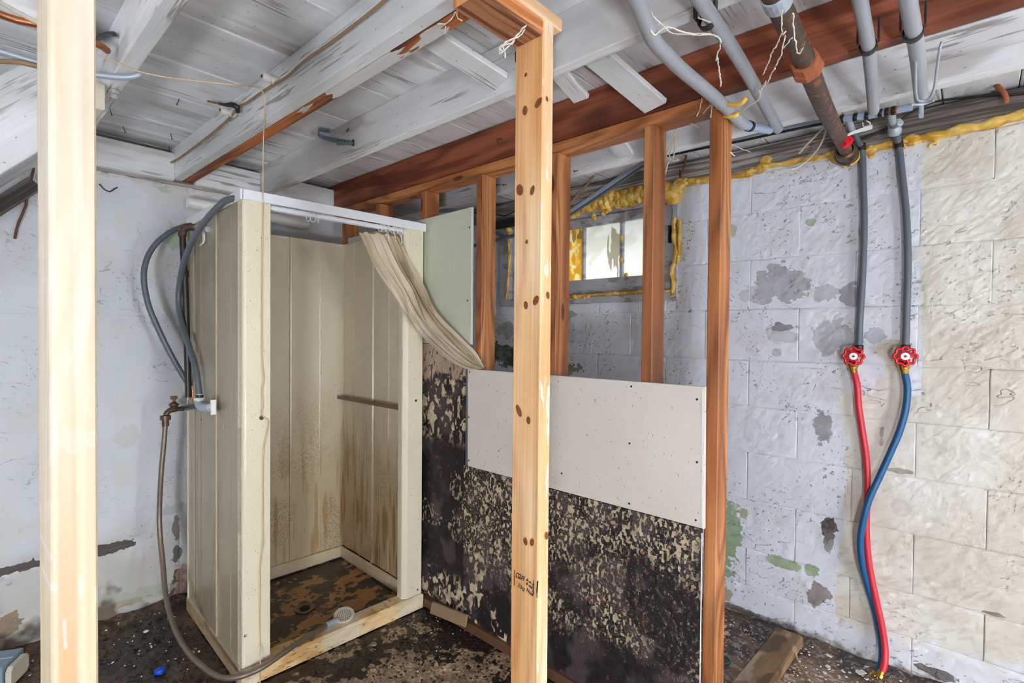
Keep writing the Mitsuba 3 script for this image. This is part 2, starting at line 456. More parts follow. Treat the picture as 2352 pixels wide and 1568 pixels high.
proc_mat('m_wall_right', right_wall_fn, 0.45, 0.4, right_wall_bump, 0.0125, 1.2e-3)

LEFT_PATCHES = [(c[0], c[2], ra, rb, S(*col), k) for c, ra, rb, col, k in [
    ((0.7556, 2.9700, 1.8086), 0.035, 0.07, (176, 194, 172), 1.0), ((0.7283, 2.9700, 2.0533), 0.03, 0.02, (176, 194, 172), 0.9), ((0.8224, 2.9700, 2.0781), 0.08, 0.05, (226, 212, 200), 0.5),
    ((0.7776, 2.9700, 0.0581), 0.035, 0.10, (70, 54, 46), 0.95), ((0.7721, 2.9700, 0.2265), 0.022, 0.05, (84, 78, 74), 0.9), ((0.7723, 2.9700, 0.3592), 0.016, 0.08, (96, 86, 76), 0.8), ((0.8104, 2.9700, 0.0799), 0.05, 0.1, (150, 122, 112), 0.8),
    ((0.5139, 2.9700, 0.3366), 0.10, 0.028, (62, 54, 50), 0.95), ((0.2211, 2.9700, 0.3445), 0.14, 0.022, (66, 56, 50), 0.95), ((0.1737, 2.9700, 0.1033), 0.05, 0.055, (136, 112, 88), 0.9),
    ((0.5577, 2.9700, 0.0548), 0.07, 0.02, (160, 122, 104), 0.8), ((0.7630, 2.9700, 0.4500), 0.07, 0.03, (176, 180, 180), 0.7), ((0.5681, 2.9700, 0.8517), 0.05, 0.05, (196, 186, 176), 0.4), ((0.6002, 2.9700, 0.0699), 0.2, 0.035, (168, 176, 156), 0.6)]]


def left_wall_fn(p, n, uv):
    a, b = p.x, p.z
    nz = (fbm(a * 16, b * 16, 2.5, 4) - 0.5) * 1.5 + (fbm(a * 70, b * 80, 5.0, 3) - 0.5) * 0.7
    c = mix(S(216, 219, 224), S(198, 201, 206), fbm(a * 4, b * 4, 1.5, 3))
    c = mix(c, S(208, 202, 190), smoothstep(0.55, 0.7, fbm(a * 9, b * 6, 2.0, 3)) * 0.35)
    dirt = smoothstep(0.55, 0.1, b + 0.5 * (fbm(a * 9, b * 9, 3.0, 3) - 0.5))
    c = mix(c, S(176, 168, 150), dirt * 0.6)
    for ca, cb, ra, rb, col, k in LEFT_PATCHES:
        c = mix(c, col, ell(a, b, ca, cb, ra, rb, nz) * k)
    speck = smoothstep(0.77, 0.81, fbm(a * 110, b * 110, 4.5, 2)) * smoothstep(0.5, 0.65, fbm(a * 7, b * 7, 6.0, 2))
    c = mix(c, S(100, 92, 88), speck * 0.7)
    c = mix(c, S(112, 106, 104), wall_crack(a, b, 31.0) * 0.5)
    foot = smoothstep(0.10, 0.0, b + 0.4 * (fbm(a * 12, b * 12, 7.0, 3) - 0.5))
    return mix(c, S(84, 66, 50), foot * 0.85)


def left_wall_bump(p, n, uv):
    a, b = p.x, p.z
    return 0.5 * fbm(a * 8, b * 10, 1.0, 3) + 0.25 * fbm(a * 30, b * 70, 4.0, 3) - 0.25 * wall_crack(a, b, 31.0)


proc_mat('m_wall_left', left_wall_fn, 0.55, 0.35, left_wall_bump, 0.009, 1.2e-3)


def floor_fn(p, n, uv):
    a, b = p.x, p.y
    f1 = fbm(a * 6.5, b * 6.5, 1.0, 4)
    f2 = fbm(a * 34, b * 34, 2.0, 4)
    f3 = fbm(a * 120, b * 120, 3.0, 2)
    tan = mix(S(208, 178, 144), S(160, 136, 114), smoothstep(0.35, 0.65, f2))
    tan = mix(tan, S(92, 70, 54), smoothstep(0.54, 0.62, f3) * 0.6)
    brown = mix(S(108, 82, 60), S(58, 42, 33), smoothstep(0.35, 0.62, f2))
    dark = mix(S(44, 35, 31), S(16, 13, 12), smoothstep(0.3, 0.7, f3))
    right = smoothstep(1.68, 1.8, a)
    left = smoothstep(0.95, 0.6, a) * smoothstep(1.6, 2.2, b)
    bias = dr.exp(-(dr.square((a - 1.20) / 0.36) + dr.square((b - 1.40) / 0.34))) * 0.30
    m = smoothstep(0.475, 0.515, f1 * 0.55 + f2 * 0.45 + bias - 0.085)
    c = mix(dark, tan, m * (1 - left))
    c = mix(c, brown, left * smoothstep(0.40, 0.55, f1 * 0.5 + f2 * 0.5))
    rc = mix(mix(S(160, 130, 102), S(122, 94, 70), f1), S(70, 58, 52), smoothstep(0.47, 0.58, fbm(a * 11, b * 11, 9.0, 4)) * 0.9)
    rc = mix(rc, S(200, 192, 184), smoothstep(0.60, 0.64, fbm(a * 70, b * 70, 5.0, 3)) * 0.75)
    rc = mix(rc, S(44, 38, 34), smoothstep(2.30, 2.50, a + 0.25 * (f2 - 0.5)) * 0.7)
    return mix(c, rc, right)


def floor_bump(p, n, uv):
    return 0.6 * fbm(p.x * 40, p.y * 40, 2.0, 3) + 0.4 * fbm(p.x * 130, p.y * 130, 2.0, 2)


proc_mat('m_floor', floor_fn, 0.38, 0.5, floor_bump, 0.010)


def mould_fn(p, n, uv):
    a, b = p.y, p.z
    f = fbm(a * 7, b * 6, 1.0, 4)
    streak = fbm(a * 110, b * 34 + a * 30, 2.0, 3)
    worm = ridge(fbm(a * 120, b * 105, 7.0, 2), 0.045)
    fleck = smoothstep(0.575, 0.62, fbm(a * 120, b * 78, 3.0, 2))
    big = smoothstep(0.54, 0.58, fbm(a * 55, b * 34, 9.0, 3))
    paper = mix(S(188, 164, 140), S(158, 136, 120), fbm(a * 20, b * 20, 4.0, 3))
    paper = mix(paper, S(186, 128, 128), smoothstep(0.60, 0.68, fbm(a * 34, b * 34, 14.0, 2)) * 0.45)
    pale = mix(S(212, 196, 164), S(166, 144, 120), noise(a * 60, b * 60, 3.0))
    black = mix(S(36, 30, 30), S(18, 15, 16), fbm(a * 40, b * 40, 6.0, 2))
    black = mix(black, S(70, 60, 61), smoothstep(0.42, 0.68, fbm(a * 12, b * 10, 16.0, 3)) * 0.75)
    black = mix(black, S(96, 50, 56), smoothstep(0.78, 0.80, fbm(a * 44, b * 44, 18.0, 2)) * 0.6)
    left = a > 1.722
    top = dr.select(left, 1.27, 0.868 - 0.03 * (a - 0.7))
    depth = dr.select(left, 0.10, 0.035)
    below = top - b + 0.22 * (f - 0.5) + 0.09 * (streak - 0.5)
    m = smoothstep(depth - 0.012, depth + 0.02, below)
    m = dr.maximum(m, 0.8 * smoothstep(0.58, 0.61, streak) * smoothstep(0.0, 0.04, below))
    zone = 0.42 + 0.58 * smoothstep(0.40, 0.58, fbm(a * 4.2, b * 4.6, 22.0, 3))
    foot = smoothstep(0.16, 0.30, b) * 0.85 + 0.15
    lt_r = (0.85 * worm + 0.65 * fleck) * zone * foot + big * smoothstep(0.5, 0.62, f) * 0.8 * smoothstep(1.05, 1.5, a)
    up = smoothstep(0.72, 1.02, b)
    lt_l = big * (0.05 + 0.95 * up) + fleck * 0.5 * smoothstep(0.5, 0.62, fbm(a * 9, b * 9, 25.0, 2)) + 0.7 * big * smoothstep(0.28, 0.14, b)
    lt = smoothstep(0.22, 0.75, dr.select(left, lt_l, lt_r))
    return mix(mix(paper, black, m), pale, m * lt * 0.92)


def mould_bump(p, n, uv):
    return fbm(p.y * 120, p.z * 90, 2.0, 3)


proc_mat('m_mould', mould_fn, 0.6, 0.35, mould_bump, 0.003)


def green_fn(p, n, uv):
    return mix(S(208, 213, 194), S(196, 202, 182), fbm(p.y * 10, p.z * 3, 1.0, 3)) * (0.97 + 0.05 * noise(p.y * 160, p.z * 6))


proc_mat('m_green_board', green_fn, 0.6, 0.3)


def board_fn(p, n, uv):
    c = mix(S(222, 216, 206), S(210, 203, 192), fbm(p.y * 4, p.z * 4, 1.0, 3))
    sp = smoothstep(0.865, 0.885, fbm(p.y * 120, p.z * 90, 2.0, 2))
    return mix(c, S(110, 104, 98), sp * 0.7)


proc_mat('m_white_board', board_fn, 0.6, 0.3)

ORG, EA, EB = np.array([0.743, 2.03]), np.array([0.99906, -0.0433]), np.array([0.0433, 0.99906])


def SH(a, b, z):
    q = ORG + a * EA + b * EB
    return np.array([q[0], q[1], z])


def stall_ab(p):
    dx, dy = p.x - 0.743, p.y - 2.03
    return dx * 0.99906 - dy * 0.0433, dx * 0.0433 + dy * 0.99906


def enamel_fn(p, n, uv):
    a, b = stall_ab(p)
    c = mix(S(229, 220, 195), S(217, 206, 178), fbm(a * 4, p.z * 2, b * 4, 3))
    inside = smoothstep(0.05, 0.10, b) * smoothstep(0.004, 0.012, a) * smoothstep(0.806, 0.796, a)
    low = smoothstep(1.25, 0.25, p.z + 0.5 * (fbm(a * 6, b * 6, p.z * 2.2, 3) - 0.5))
    runs = smoothstep(0.50, 0.68, fbm(a * 40, b * 40, p.z * 3, 3))
    c = mix(c, S(178, 146, 98), inside * low * (0.50 + 0.45 * runs))
    right = smoothstep(0.76, 0.785, a)
    c = mix(c, S(138, 104, 64), inside * right * low * (0.45 + 0.5 * runs))
    grime = smoothstep(0.50, 0.66, fbm(a * 240, b * 240, p.z * 200, 3)) * smoothstep(0.42, 0.62, fbm(a * 7, b * 7, p.z * 4, 3))
    c = mix(c, S(120, 92, 56), inside * low * grime * 0.6)
    spot = smoothstep(0.84, 0.87, fbm(a * 150, b * 150, p.z * 120, 2))
    c = mix(c, S(90, 74, 56), spot * 0.6)
    return c


proc_mat('m_enamel', enamel_fn, 0.25, 0.5)


def outer_fn(p, n, uv):
    a, b = stall_ab(p)
    c = mix(S(162, 151, 127), S(143, 132, 109), fbm(b * 5, p.z * 0.9, 1.0, 3))
    c = c * (0.96 + 0.07 * noise(b * 260, p.z * 5))
    return mix(c, S(112, 98, 76), smoothstep(0.62, 0.78, fbm(b * 20, p.z * 2.2, 4.0, 3)) * 0.35)


proc_mat('m_enamel_outer', outer_fn, 0.30, 0.5)


def pan_fn(p, n, uv):
    a, b = stall_ab(p)
    f = fbm(a * 9, b * 14, 1.0, 4)
    f2 = fbm(a * 48, b * 62, 2.0, 4)
    inside = smoothstep(0.055, 0.085, b) * smoothstep(0.085, 0.06, p.z) * smoothstep(0.01, 0.03, a) * smoothstep(0.79, 0.77, a)
    cream = mix(S(232, 200, 148), S(204, 160, 102), smoothstep(0.4, 0.65, fbm(a * 11, b * 11, p.z * 30, 3)))
    cream = mix(cream, S(222, 220, 204), smoothstep(0.52, 0.62, fbm(a * 5, b * 5, 8.0, 3)) * 0.5)
    cream = mix(cream, S(112, 88, 58), smoothstep(0.56, 0.70, fbm(a * 60, b * 60, p.z * 160, 4)) * smoothstep(0.4, 0.6, fbm(a * 9, b * 9, p.z * 20, 2)) * 0.8)
    side = smoothstep(0.012, 0.0, a) * smoothstep(0.02, 0.05, b)
    cream = mix(cream, S(126, 112, 90), side * 0.7)
    dark = mix(S(52, 42, 40), S(30, 24, 23), f2)
    rust = mix(S(178, 130, 82), S(140, 100, 64), f2)
    fl = mix(dark, rust, smoothstep(0.50, 0.545, f * 0.6 + f2 * 0.4 + 0.12 * smoothstep(0.32, 0.1, b) * smoothstep(0.5, 0.2, a) - 0.012))
    return mix(cream, fl, inside)


proc_mat('m_pan', pan_fn, 0.4, 0.5, lambda p, n, uv: fbm(p.x * 70, p.y * 70, p.z * 70, 3), 0.003)


def foam_fn(p, n, uv):
    f = fbm(p.x * 20, p.y * 20, p.z * 20, 3)
    c = mix(S(222, 184, 92), S(188, 138, 44), smoothstep(0.35, 0.65, f))
    return mix(c, S(238, 214, 142), smoothstep(0.58, 0.75, fbm(p.x * 45, p.y * 45, p.z * 45, 2)) * 0.6)


proc_mat('m_foam', foam_fn, 0.4, 0.5)


def rust_fn(p, n, uv):
    f = fbm(p.x * 60, p.y * 60, p.z * 60, 3)
    return mix(S(66, 52, 44), S(120, 66, 40), smoothstep(0.5, 0.7, f))


proc_mat('m_iron', rust_fn, 0.55, 0.5)


def braid_fn(p, n, uv):
    w = dr.sin(uv.y * 2100) * 0.5 + 0.5
    return mix(S(150, 134, 118), S(74, 62, 54), w)


scene['m_braid'] = plain(mikit.proc(braid_fn), 0.35, 0.5, 0.5)


def pane_fn(p, n, uv):
    a, b = p.y, p.z
    st = fbm(a * 60, b * 9, 1.0, 3)
    yellow = smoothstep(1.768, 1.772, a)
    w = mix(S(248, 248, 240), S(214, 210, 186), smoothstep(0.5, 0.7, fbm(a * 9, b * 9, 3.0, 3)) * 0.5)
    smear = ell(a, b, 1.556, 1.86, 0.035, 0.13, (st - 0.5) * 2.2)
    w = mix(w, S(150, 140, 112), smear * 0.85)
    y = mix(S(236, 196, 92), S(206, 150, 44), smoothstep(0.38, 0.6, fbm(a * 40, b * 12, 7.0, 3)))
    y = mix(y, S(250, 232, 170), smoothstep(0.55, 0.7, fbm(a * 26, b * 30, 9.0, 3)) * 0.7)
    y = mix(y, S(110, 90, 56), ell(a, b, 1.80, 1.955, 0.05, 0.045, (st - 0.5) * 2) * 0.8)
    return mix(w, y, yellow)


scene['m_pane'] = {'type': 'principledthin', 'base_color': mikit.proc(pane_fn), 'roughness': 0.5, 'spec_trans': 0.0, 'diff_trans': 1.5}


def sill_fn(p, n, uv):
    a, b = p.y, p.z
    c = mix(S(186, 186, 192), S(152, 150, 152), fbm(a * 10, b * 14, 3.0, 3))
    c = mix(c, S(120, 112, 106), smoothstep(0.58, 0.7, fbm(a * 16, b * 30, 5.0, 3)) * 0.7)
    return mix(c, S(80, 74, 70), ridge(fbm(a * 12, b * 40, 6.0, 3), 0.012) * 0.7)


proc_mat('m_window_paint', sill_fn, 0.5, 0.4, right_wall_bump, 0.003)


def curtain_fn(p, n, uv):
    c = mix(S(232, 220, 198), S(206, 188, 160), smoothstep(0.35, 0.7, fbm(uv.x * 9, uv.y * 3, 1.0, 3)))
    return mix(c, S(150, 128, 96), smoothstep(0.62, 0.76, fbm(uv.x * 30, uv.y * 7, 4.0, 3)) * 0.5)


scene['m_curtain'] = {'type': 'principledthin', 'base_color': mikit.proc(curtain_fn), 'roughness': 0.35, 'spec_trans': 0.0, 'diff_trans': 0.5}


def handle_wheel(p, n, uv):
    return C(*S(188, 20, 30))


for key, col, rough, metal in [
        ('m_grey_pvc', S(150, 154, 160), 0.4, 0), ('m_grey_tube', S(86, 93, 101), 0.35, 0), ('m_pex', S(150, 164, 186), 0.35, 0), ('m_black', S(24, 23, 23), 0.4, 0),
        ('m_black_pipe', S(38, 32, 30), 0.35, 0), ('m_red_hose', S(196, 40, 56), 0.4, 0), ('m_blue_hose', S(14, 80, 126), 0.4, 0), ('m_red_enamel', S(200, 20, 32), 0.2, 0),
        ('m_brass', S(196, 160, 84), 0.25, 1), ('m_old_brass', S(92, 74, 60), 0.4, 0.6), ('m_galv', S(168, 178, 188), 0.4, 0.25), ('m_strap', S(112, 128, 142), 0.4, 0.2), ('m_chrome', S(214, 214, 216), 0.22, 0.7),
        ('m_white_plastic', S(232, 232, 228), 0.35, 0), ('m_rail', S(226, 230, 234), 0.35, 0), ('m_cord', S(206, 180, 146), 0.6, 0), ('m_cable', S(140, 112, 84), 0.6, 0), ('m_brown_cord', S(150, 128, 100), 0.6, 0),
        ('m_white_wire', S(206, 200, 184), 0.5, 0), ('m_porcelain', S(206, 200, 192), 0.25, 0), ('m_copper', S(176, 112, 72), 0.35, 0.8), ('m_yellow', S(240, 196, 84), 0.35, 0),
        ('m_screw', S(58, 50, 44), 0.4, 0.6), ('m_red_cap', S(214, 22, 34), 0.4, 0), ('m_blue_cap', S(10, 70, 190), 0.4, 0), ('m_green_wire', S(40, 112, 104), 0.4, 0),
        ('m_web', S(226, 220, 208), 0.9, 0), ('m_flake', S(232, 230, 226), 0.6, 0), ('m_ink', S(54, 36, 26), 0.7, 0), ('m_joint', S(96, 90, 86), 0.9, 0), ('m_plaster', S(206, 204, 200), 0.8, 0),
        ('m_nail', S(74, 60, 50), 0.5, 0.5), ('m_trim_wood', S(140, 116, 88), 0.7, 0), ('m_dark_plate', S(88, 60, 40), 0.55, 0), ('m_bar', S(112, 92, 72), 0.5, 0), ('m_steel_box', S(130, 152, 168), 0.45, 0.15), ('m_old_paper', S(206, 198, 176), 0.7, 0),
        ('m_drain', S(120, 104, 90), 0.3, 0.8), ('m_cloudy', S(212, 204, 190), 0.3, 0), ('m_ring', S(232, 230, 224), 0.25, 0), ('m_flange', S(208, 192, 160), 0.35, 0), ('m_pink_rust', S(150, 84, 52), 0.7, 0), ('m_hole', S(16, 13, 12), 0.8, 0), ('m_stone', S(120, 108, 98), 0.8, 0),
        ('m_dirt', S(30, 24, 21), 0.25, 0), ('m_bark_brown', S(96, 62, 36), 0.6, 0)]:
    scene[key] = plain(col, rough, float(metal))

# ------------------------------------------------------------------ the room
XR, YL, CEIL = 2.565, 2.97, 2.255
JB, JT = 2.101, 2.254


def shapely_box(x0, x1, y0, y1, z0, z1):
    m = trimesh.creation.box((x1 - x0, y1 - y0, z1 - z0))
    m.apply_translation(((x0 + x1) / 2, (y0 + y1) / 2, (z0 + z1) / 2))
    return m


# floor: an uneven old slab under dirt
struct('floor', 'concrete floor under dark dirt and tan worn patches')
gx, gy = np.meshgrid(np.linspace(-5.2, 2.75, 480), np.linspace(-5.2, 3.1, 500), indexing='ij')
q = np.stack([gx, gy, np.zeros_like(gx)], -1)
hz = 0.010 * (meshkit.fbm(q * 7, 4, 3) - 0.5) + 0.014 * (meshkit.fbm(q * 28, 3, 5) - 0.5)
edge = np.clip((gx - 2.42) / 0.14, 0, 1) + np.clip((gy - 2.80) / 0.17, 0, 1)
hz += 0.03 * edge * meshkit.fbm(q * 12, 3, 9)
hz = np.minimum(hz, 0.002 + 0.045 * edge)
inside = (gx > 0.7) & (gx < 1.62) & (gy > 1.95) & (gy < 2.85)
hz[inside] = np.minimum(hz[inside], -0.002)
obj('floor', None, MB().grid(np.stack([gx, gy, hz - 0.003], -1)), 'm_floor', smooth=True)

# right-hand wall: painted block, a cellar window near the top
WY0, WY1, WZ0, WZ1 = 1.155, 2.424, 1.535, 2.105
struct('wall_right', 'painted block wall with bluish white paint on the left and cream paint on the right')
core = [shapely_box(XR + 0.003, XR + 0.22, -5.2, WY0, -0.05, 2.14), shapely_box(XR + 0.003, XR + 0.22, WY1, 3.15, -0.05, 2.14),
        shapely_box(XR + 0.003, XR + 0.22, WY0, WY1, -0.05, WZ0), shapely_box(XR + 0.003, XR + 0.22, WY0, WY1, WZ1, 2.14)]
obj('wall_right', None, trimesh.util.concatenate(core), 'm_wall_right')


def face_block(c, ew, en, w, hgt, seed, proud, nx=8, ny=5, rough=0.003, sag=0.004):
    """a block's painted face: w along ew, hgt upwards, bulging along en; its rim runs back to the joint"""
    u = np.concatenate([[0.0, 0.0], np.linspace(0.012, 0.988, nx), [1.0, 1.0]])
    v = np.concatenate([[0.0, 0.0], np.linspace(0.03, 0.97, ny), [1.0, 1.0]])
    U, V = np.meshgrid(u, v, indexing='ij')
    rim = np.zeros_like(U)
    rim[[0, -1], :] = 1
    rim[:, [0, -1]] = 1
    second = np.zeros_like(U)
    second[[1, -2], :] = 1
    second[:, [1, -2]] = 1
    pos = np.asarray(c)[None, None] + (U[..., None] - 0.5) * w * ew + (V[..., None] - 0.5) * hgt * np.array([0, 0, 1.0])
    nz = meshkit.fbm(pos * 9 + seed, 3, 2) - 0.5
    dpt = proud + rough * 2.4 * nz
    dpt = np.where(second > 0, dpt - sag, dpt)
    upright = (U < 0.001) | (U > 0.999)
    dpt = np.where(upright & (second > 0), dpt + 0.7 * sag, dpt)
    pos = pos + en * np.where(rim > 0, np.where(upright, -0.001, -0.004), dpt)[..., None]
    wob = (meshkit.fbm(pos * 13 + 7.7, 2, 4) - 0.5) * 0.008
    pos[..., 2] += np.where(rim > 0, 0, wob)
    flip = np.dot(np.cross(ew, [0, 0, 1.0]), en) < 0
    return MB().grid(pos[:, ::-1] if flip else pos)


zs = [0.0, 0.152, 0.327, 0.567, 0.793, 1.013, 1.234, 1.475, 1.709, 1.93, 2.115]
rb = random.Random(3)
for k in range(len(zs) - 1):
    z0, z1 = zs[k], zs[k + 1]
    y = -1.31 + (0.0 if k % 2 else 0.21)
    while y < 3.0:
        y0, y1 = y, min(y + 0.42, 3.02)
        y += 0.42
        cells = [(y0, y1, z0, z1)]
        if z1 > WZ0:
            cells = []
            if y0 < WY0:
                cells.append((y0, min(y1, WY0), z0, z1))
            if y1 > WY1:
                cells.append((max(y0, WY1), y1, z0, z1))
            if y1 > WY0 and y0 < WY1 and z0 < WZ0:
                cells.append((max(y0, WY0), min(y1, WY1), z0, WZ0))
        for (a0, a1, b0, b1) in cells:
            if a1 - a0 < 0.05 or b1 - b0 < 0.02:
                continue
            g = 0.0010
            obj('wall_right', 'block', face_block([XR, (a0 + a1) / 2, (b0 + b1) / 2], np.array([0, 1.0, 0]), np.array([-1.0, 0, 0]), a1 - a0 - g, b1 - b0 - g, k * 17 + y * 3.3, rb.uniform(0.0005, 0.004)), 'm_wall_right', smooth=True)

# left-hand wall: long blocks under thick paint
struct('wall_left', 'whitewashed masonry wall with a dark open joint near the floor')
obj('wall_left', None, shapely_box(-5.2, XR + 0.2, YL + 0.003, YL + 0.25, -0.05, 2.10), 'm_wall_left')
zl = [0.0, 0.338, 0.362, 1.4175, 2.075]
for k in range(len(zl) - 1):
    z0, z1 = zl[k], zl[k + 1]
    if z1 - z0 < 0.05:
        continue
    long = 0.9 if k == 0 else 2.2
    x = (-1.915, 0, -1.15, -0.95)[k]
    while x < XR:
        x0, x1 = x, min(x + long, XR)
        x += long
        if x1 - x0 < 0.05:
            continue
        obj('wall_left', 'block', face_block([(x0 + x1) / 2, YL, (z0 + z1) / 2], np.array([1.0, 0, 0]), np.array([0, -1.0, 0]), x1 - x0 - 0.001, z1 - z0 - 0.0012, k * 11 + x * 2.1, rb.uniform(0.0, 0.003), 30, 14, 0.005, 0.0015), 'm_wall_left', smooth=True)
# crumbled mortar along the top of the left wall
cr = MB()
for i in range(70):
    x = -0.2 + i * 0.028
    cr.mesh(blob((x, YL + 0.012, 2.072 + 0.010 * math.sin(i * 1.7)), 0.020 + 0.008 * R0.random(), i, 0.5, sub=2, sq=(1.2, 0.8, 0.8)))
obj('wall_left', 'mortar_edge', cr, 'm_plaster', smooth=True, label='crumbling white mortar along the top of the wall', kind='stuff')

for nm, b in (('wall_back', (-5.2, XR + 0.2, -5.22, -5.1, -0.05, 2.3)), ('wall_near', (-5.22, -5.1, -5.2, 3.2, -0.05, 2.3))):
    struct(nm, 'plain white painted cellar wall')
    obj(nm, None, shapely_box(*b), 'm_plaster')

# ceiling: wide painted boards across the joists, seen from below
struct('ceiling', 'underside of the floor above, white painted boards')
obj('ceiling', None, shapely_box(-5.2, XR + 0.3, -5.22, 3.3, CEIL + 0.022, CEIL + 0.06), 'm_joint')
seams = [-5.2, -4.4, -3.6, -2.9, -2.35, -2.03, -1.71, -1.39, -1.07, -0.75, -0.43, -0.11, 0.10, 0.41, 0.73, 1.045, 1.362, 1.688, 2.01, 2.306, 2.635, 2.82, 2.99, 3.2]
for k in range(len(seams) - 1):
    y0, y1 = seams[k], seams[k + 1]
    obj('ceiling', 'board', MB().box(-5.1, XR + 0.25, y0 + 0.0016, y1 - 0.0016, CEIL, CEIL + 0.021, axis='x', ch=0.004, n=2, seed=40 + k), 'm_white_wood')

# ------------------------------------------------------------------ timbers overhead
def joist(x0, x1, mat, label, seed, y0=-3.0, y1=3.05, zb=JB, zone=None, zt=JT, wob=0.003):
    t = thing('floor_joist', label, 'joist')
    obj(t, None, MB().box(x0, x1, y0, y1, zb, zt, axis='y', n=26, wob=wob, seed=seed, zone=zone), mat)
    return t


J1 = joist(0.332, 0.376, 'm_white_wood', 'white painted floor joist farthest left, carrying the metal box and the curved conduit', 1)
J2 = joist(0.757, 0.7995, 'm_white_wood', 'white painted floor joist with the knob-and-tube cable along its face', 2)
JS = joist(0.802, 0.846, 'm_sister', 'orange-brown joist doubled against the white cable joist, with scraps of white paint', 3, wob=0.001)
J3 = joist(1.164, 1.203, 'm_white_wood', 'white painted floor joist with the perforated metal strap', 4)
JR = joist(1.601, 1.645, 'm_red', 'unpainted reddish-brown floor joist lying on the stud partition', 5, wob=0.0006)
JF = joist(1.976, 2.02, 'm_white_wood', 'white painted floor joist nearest the right-hand wall, behind the grey pipes', 6)

t = thing('sill_beam', 'weathered grey sill timber on top of the right-hand wall above the yellow foam', 'beam')
obj(t, None, MB().box(XR - 0.012, XR + 0.16, -3.0, 3.05, 2.128, 2.238, axis='y', n=20, wob=0.004, seed=7), 'm_grey_wood')

t = thing('rim_joist', 'rim board added to keep sky light out above the left wall', 'board')  # both rim boards are added to close gaps where sky light leaked in
obj(t, None, MB().box(-5.1, XR + 0.3, 3.062, 3.12, 2.02, 2.276, axis='x', n=2, seed=8), 'm_white_wood')
t = thing('rim_joist', 'rim board added to keep sky light out above the grey sill timber', 'board')
obj(t, None, MB().box(XR + 0.162, XR + 0.21, -5.1, 3.06, 2.10, 2.276, axis='y', n=2, seed=9), 'm_white_wood')
for nm_, b_ in (('sky_block_far', (-5.2, XR + 0.4, 3.14, 3.24, 1.9, 2.32)), ('sky_block_side', (XR + 0.215, XR + 0.32, -5.2, 3.2, 2.07, 2.32))):  # unseen slabs added outside the wall tops to block sky light
    struct(nm_, 'unseen slab added above the wall top to block the sky')
    obj(nm_, None, shapely_box(*b_), 'm_plaster')

# short blocking boards between the joists over the left wall
for (x0, x1), lb in (((0.378, 0.755), 'white blocking board between the far left joist and the cable joist'),
                     ((0.848, 1.162), 'white blocking board between the brown joist and the strap joist'),
                     ((1.205, 1.599), 'white blocking board between the strap joist and the reddish joist'),
                     ((-0.6, 0.33), 'white blocking board left of the far left joist')):
    t = thing('blocking_board', lb, 'board')
    obj(t, None, MB().box(x0, x1, 2.925, 2.965, 2.088, 2.222, axis='x', n=3, seed=int(x0 * 30) + 20), 'm_white_wood')
t = thing('wall_plate', 'grey wooden plate under the blocking boards on top of the left wall', 'board')
obj(t, None, MB().box(-0.6, 2.5, 2.955, 3.06, 2.0755, 2.0995, axis='x', n=4, seed=30), 'm_grey_wood')

# scraps of cross bridging between the joists
def bridging(p0, p1, w, label, seed, wd=(0, 1, 0)):
    p0, p1 = np.array(p0), np.array(p1)
    d = unit(p1 - p0)
    wdir = unit(np.array(wd, float) - d * np.dot(wd, d))
    t = thing('bridging_board', label, 'board')
    obj(t, None, MB().board(p0, d, np.linalg.norm(p1 - p0), wdir, w, np.cross(d, wdir), 0.019, n=2, seed=seed), 'm_white_wood')
    return t


bridging((0.852, 1.21, 2.236), (1.158, 1.10, 2.130), 0.085, 'white bridging board slanting from brown joist to strap joist left of the post', 51)
bridging((1.215, 0.885, 2.225), (1.592, 0.80, 2.115), 0.09, 'white bridging board with clipped end hanging against the reddish joist', 52)
bridging((1.30, 1.035, 2.243), (1.50, 1.035, 2.178), 0.065, 'short white bridging scrap just right of the bare post', 53)
bridging((1.652, 1.10, 2.236), (1.968, 1.13, 2.128), 0.085, 'white bridging board behind the stud partition against the far joist', 54)

# ------------------------------------------------------------------ the stud partition
SX0, SX1 = 1.60, 1.689
t = thing('top_plate', 'orange-brown top plate of the stud partition under the reddish joist', 'plate')
obj(t, None, MB().box(SX0 + 0.001, SX1, 0.625, 2.92, 2.060, 2.099, axis='y', n=10, seed=61), 'm_fir')
t = thing('bottom_plate', 'dark brown bottom plate of the stud partition showing under the mouldy board', 'plate')
obj(t, None, MB().box(1.570, 1.66, 0.625, 2.92, 0.0, 0.040, axis='y', n=6, seed=62), 'm_dark_plate')
studs = [(0.582, 0.622, 'orange-brown stud at the free end of the partition, right of the white board'), (0.805, 0.845, 'orange-brown stud in front of the window, second from the partition end'),
         (1.212, 1.252, 'orange-brown stud mostly hidden behind the bare post'), (1.628, 1.668, 'orange-brown stud beside the pale green board'),
         (2.03, 2.07, 'orange-brown stud top above the pale green board, right of the rail end'), (2.43, 2.47, 'orange-brown stud top showing above the middle of the shower rail')]
for k, (y0, y1, lb) in enumerate(studs):
    t = thing('wall_stud', lb, 'stud')
    x0 = SX0 if k else SX0 + 0.004
    obj(t, None, MB().box(x0, SX1, y0, y1, 0.041 if k else 0.0, 2.058, axis='z', n=10, wob=0.0015, seed=70 + k), 'm_fir')
    if k == 3:
        pass
t = thing('wall_stud', 'dark orange stud seen through the opening above the shower back wall', 'stud')
obj(t, None, MB().box(SX0, SX1, 2.79, 2.83, 0.041, 2.058, axis='z', n=4, seed=78), 'm_fir')

# boards nailed to the front of the studs
PX = 1.5865


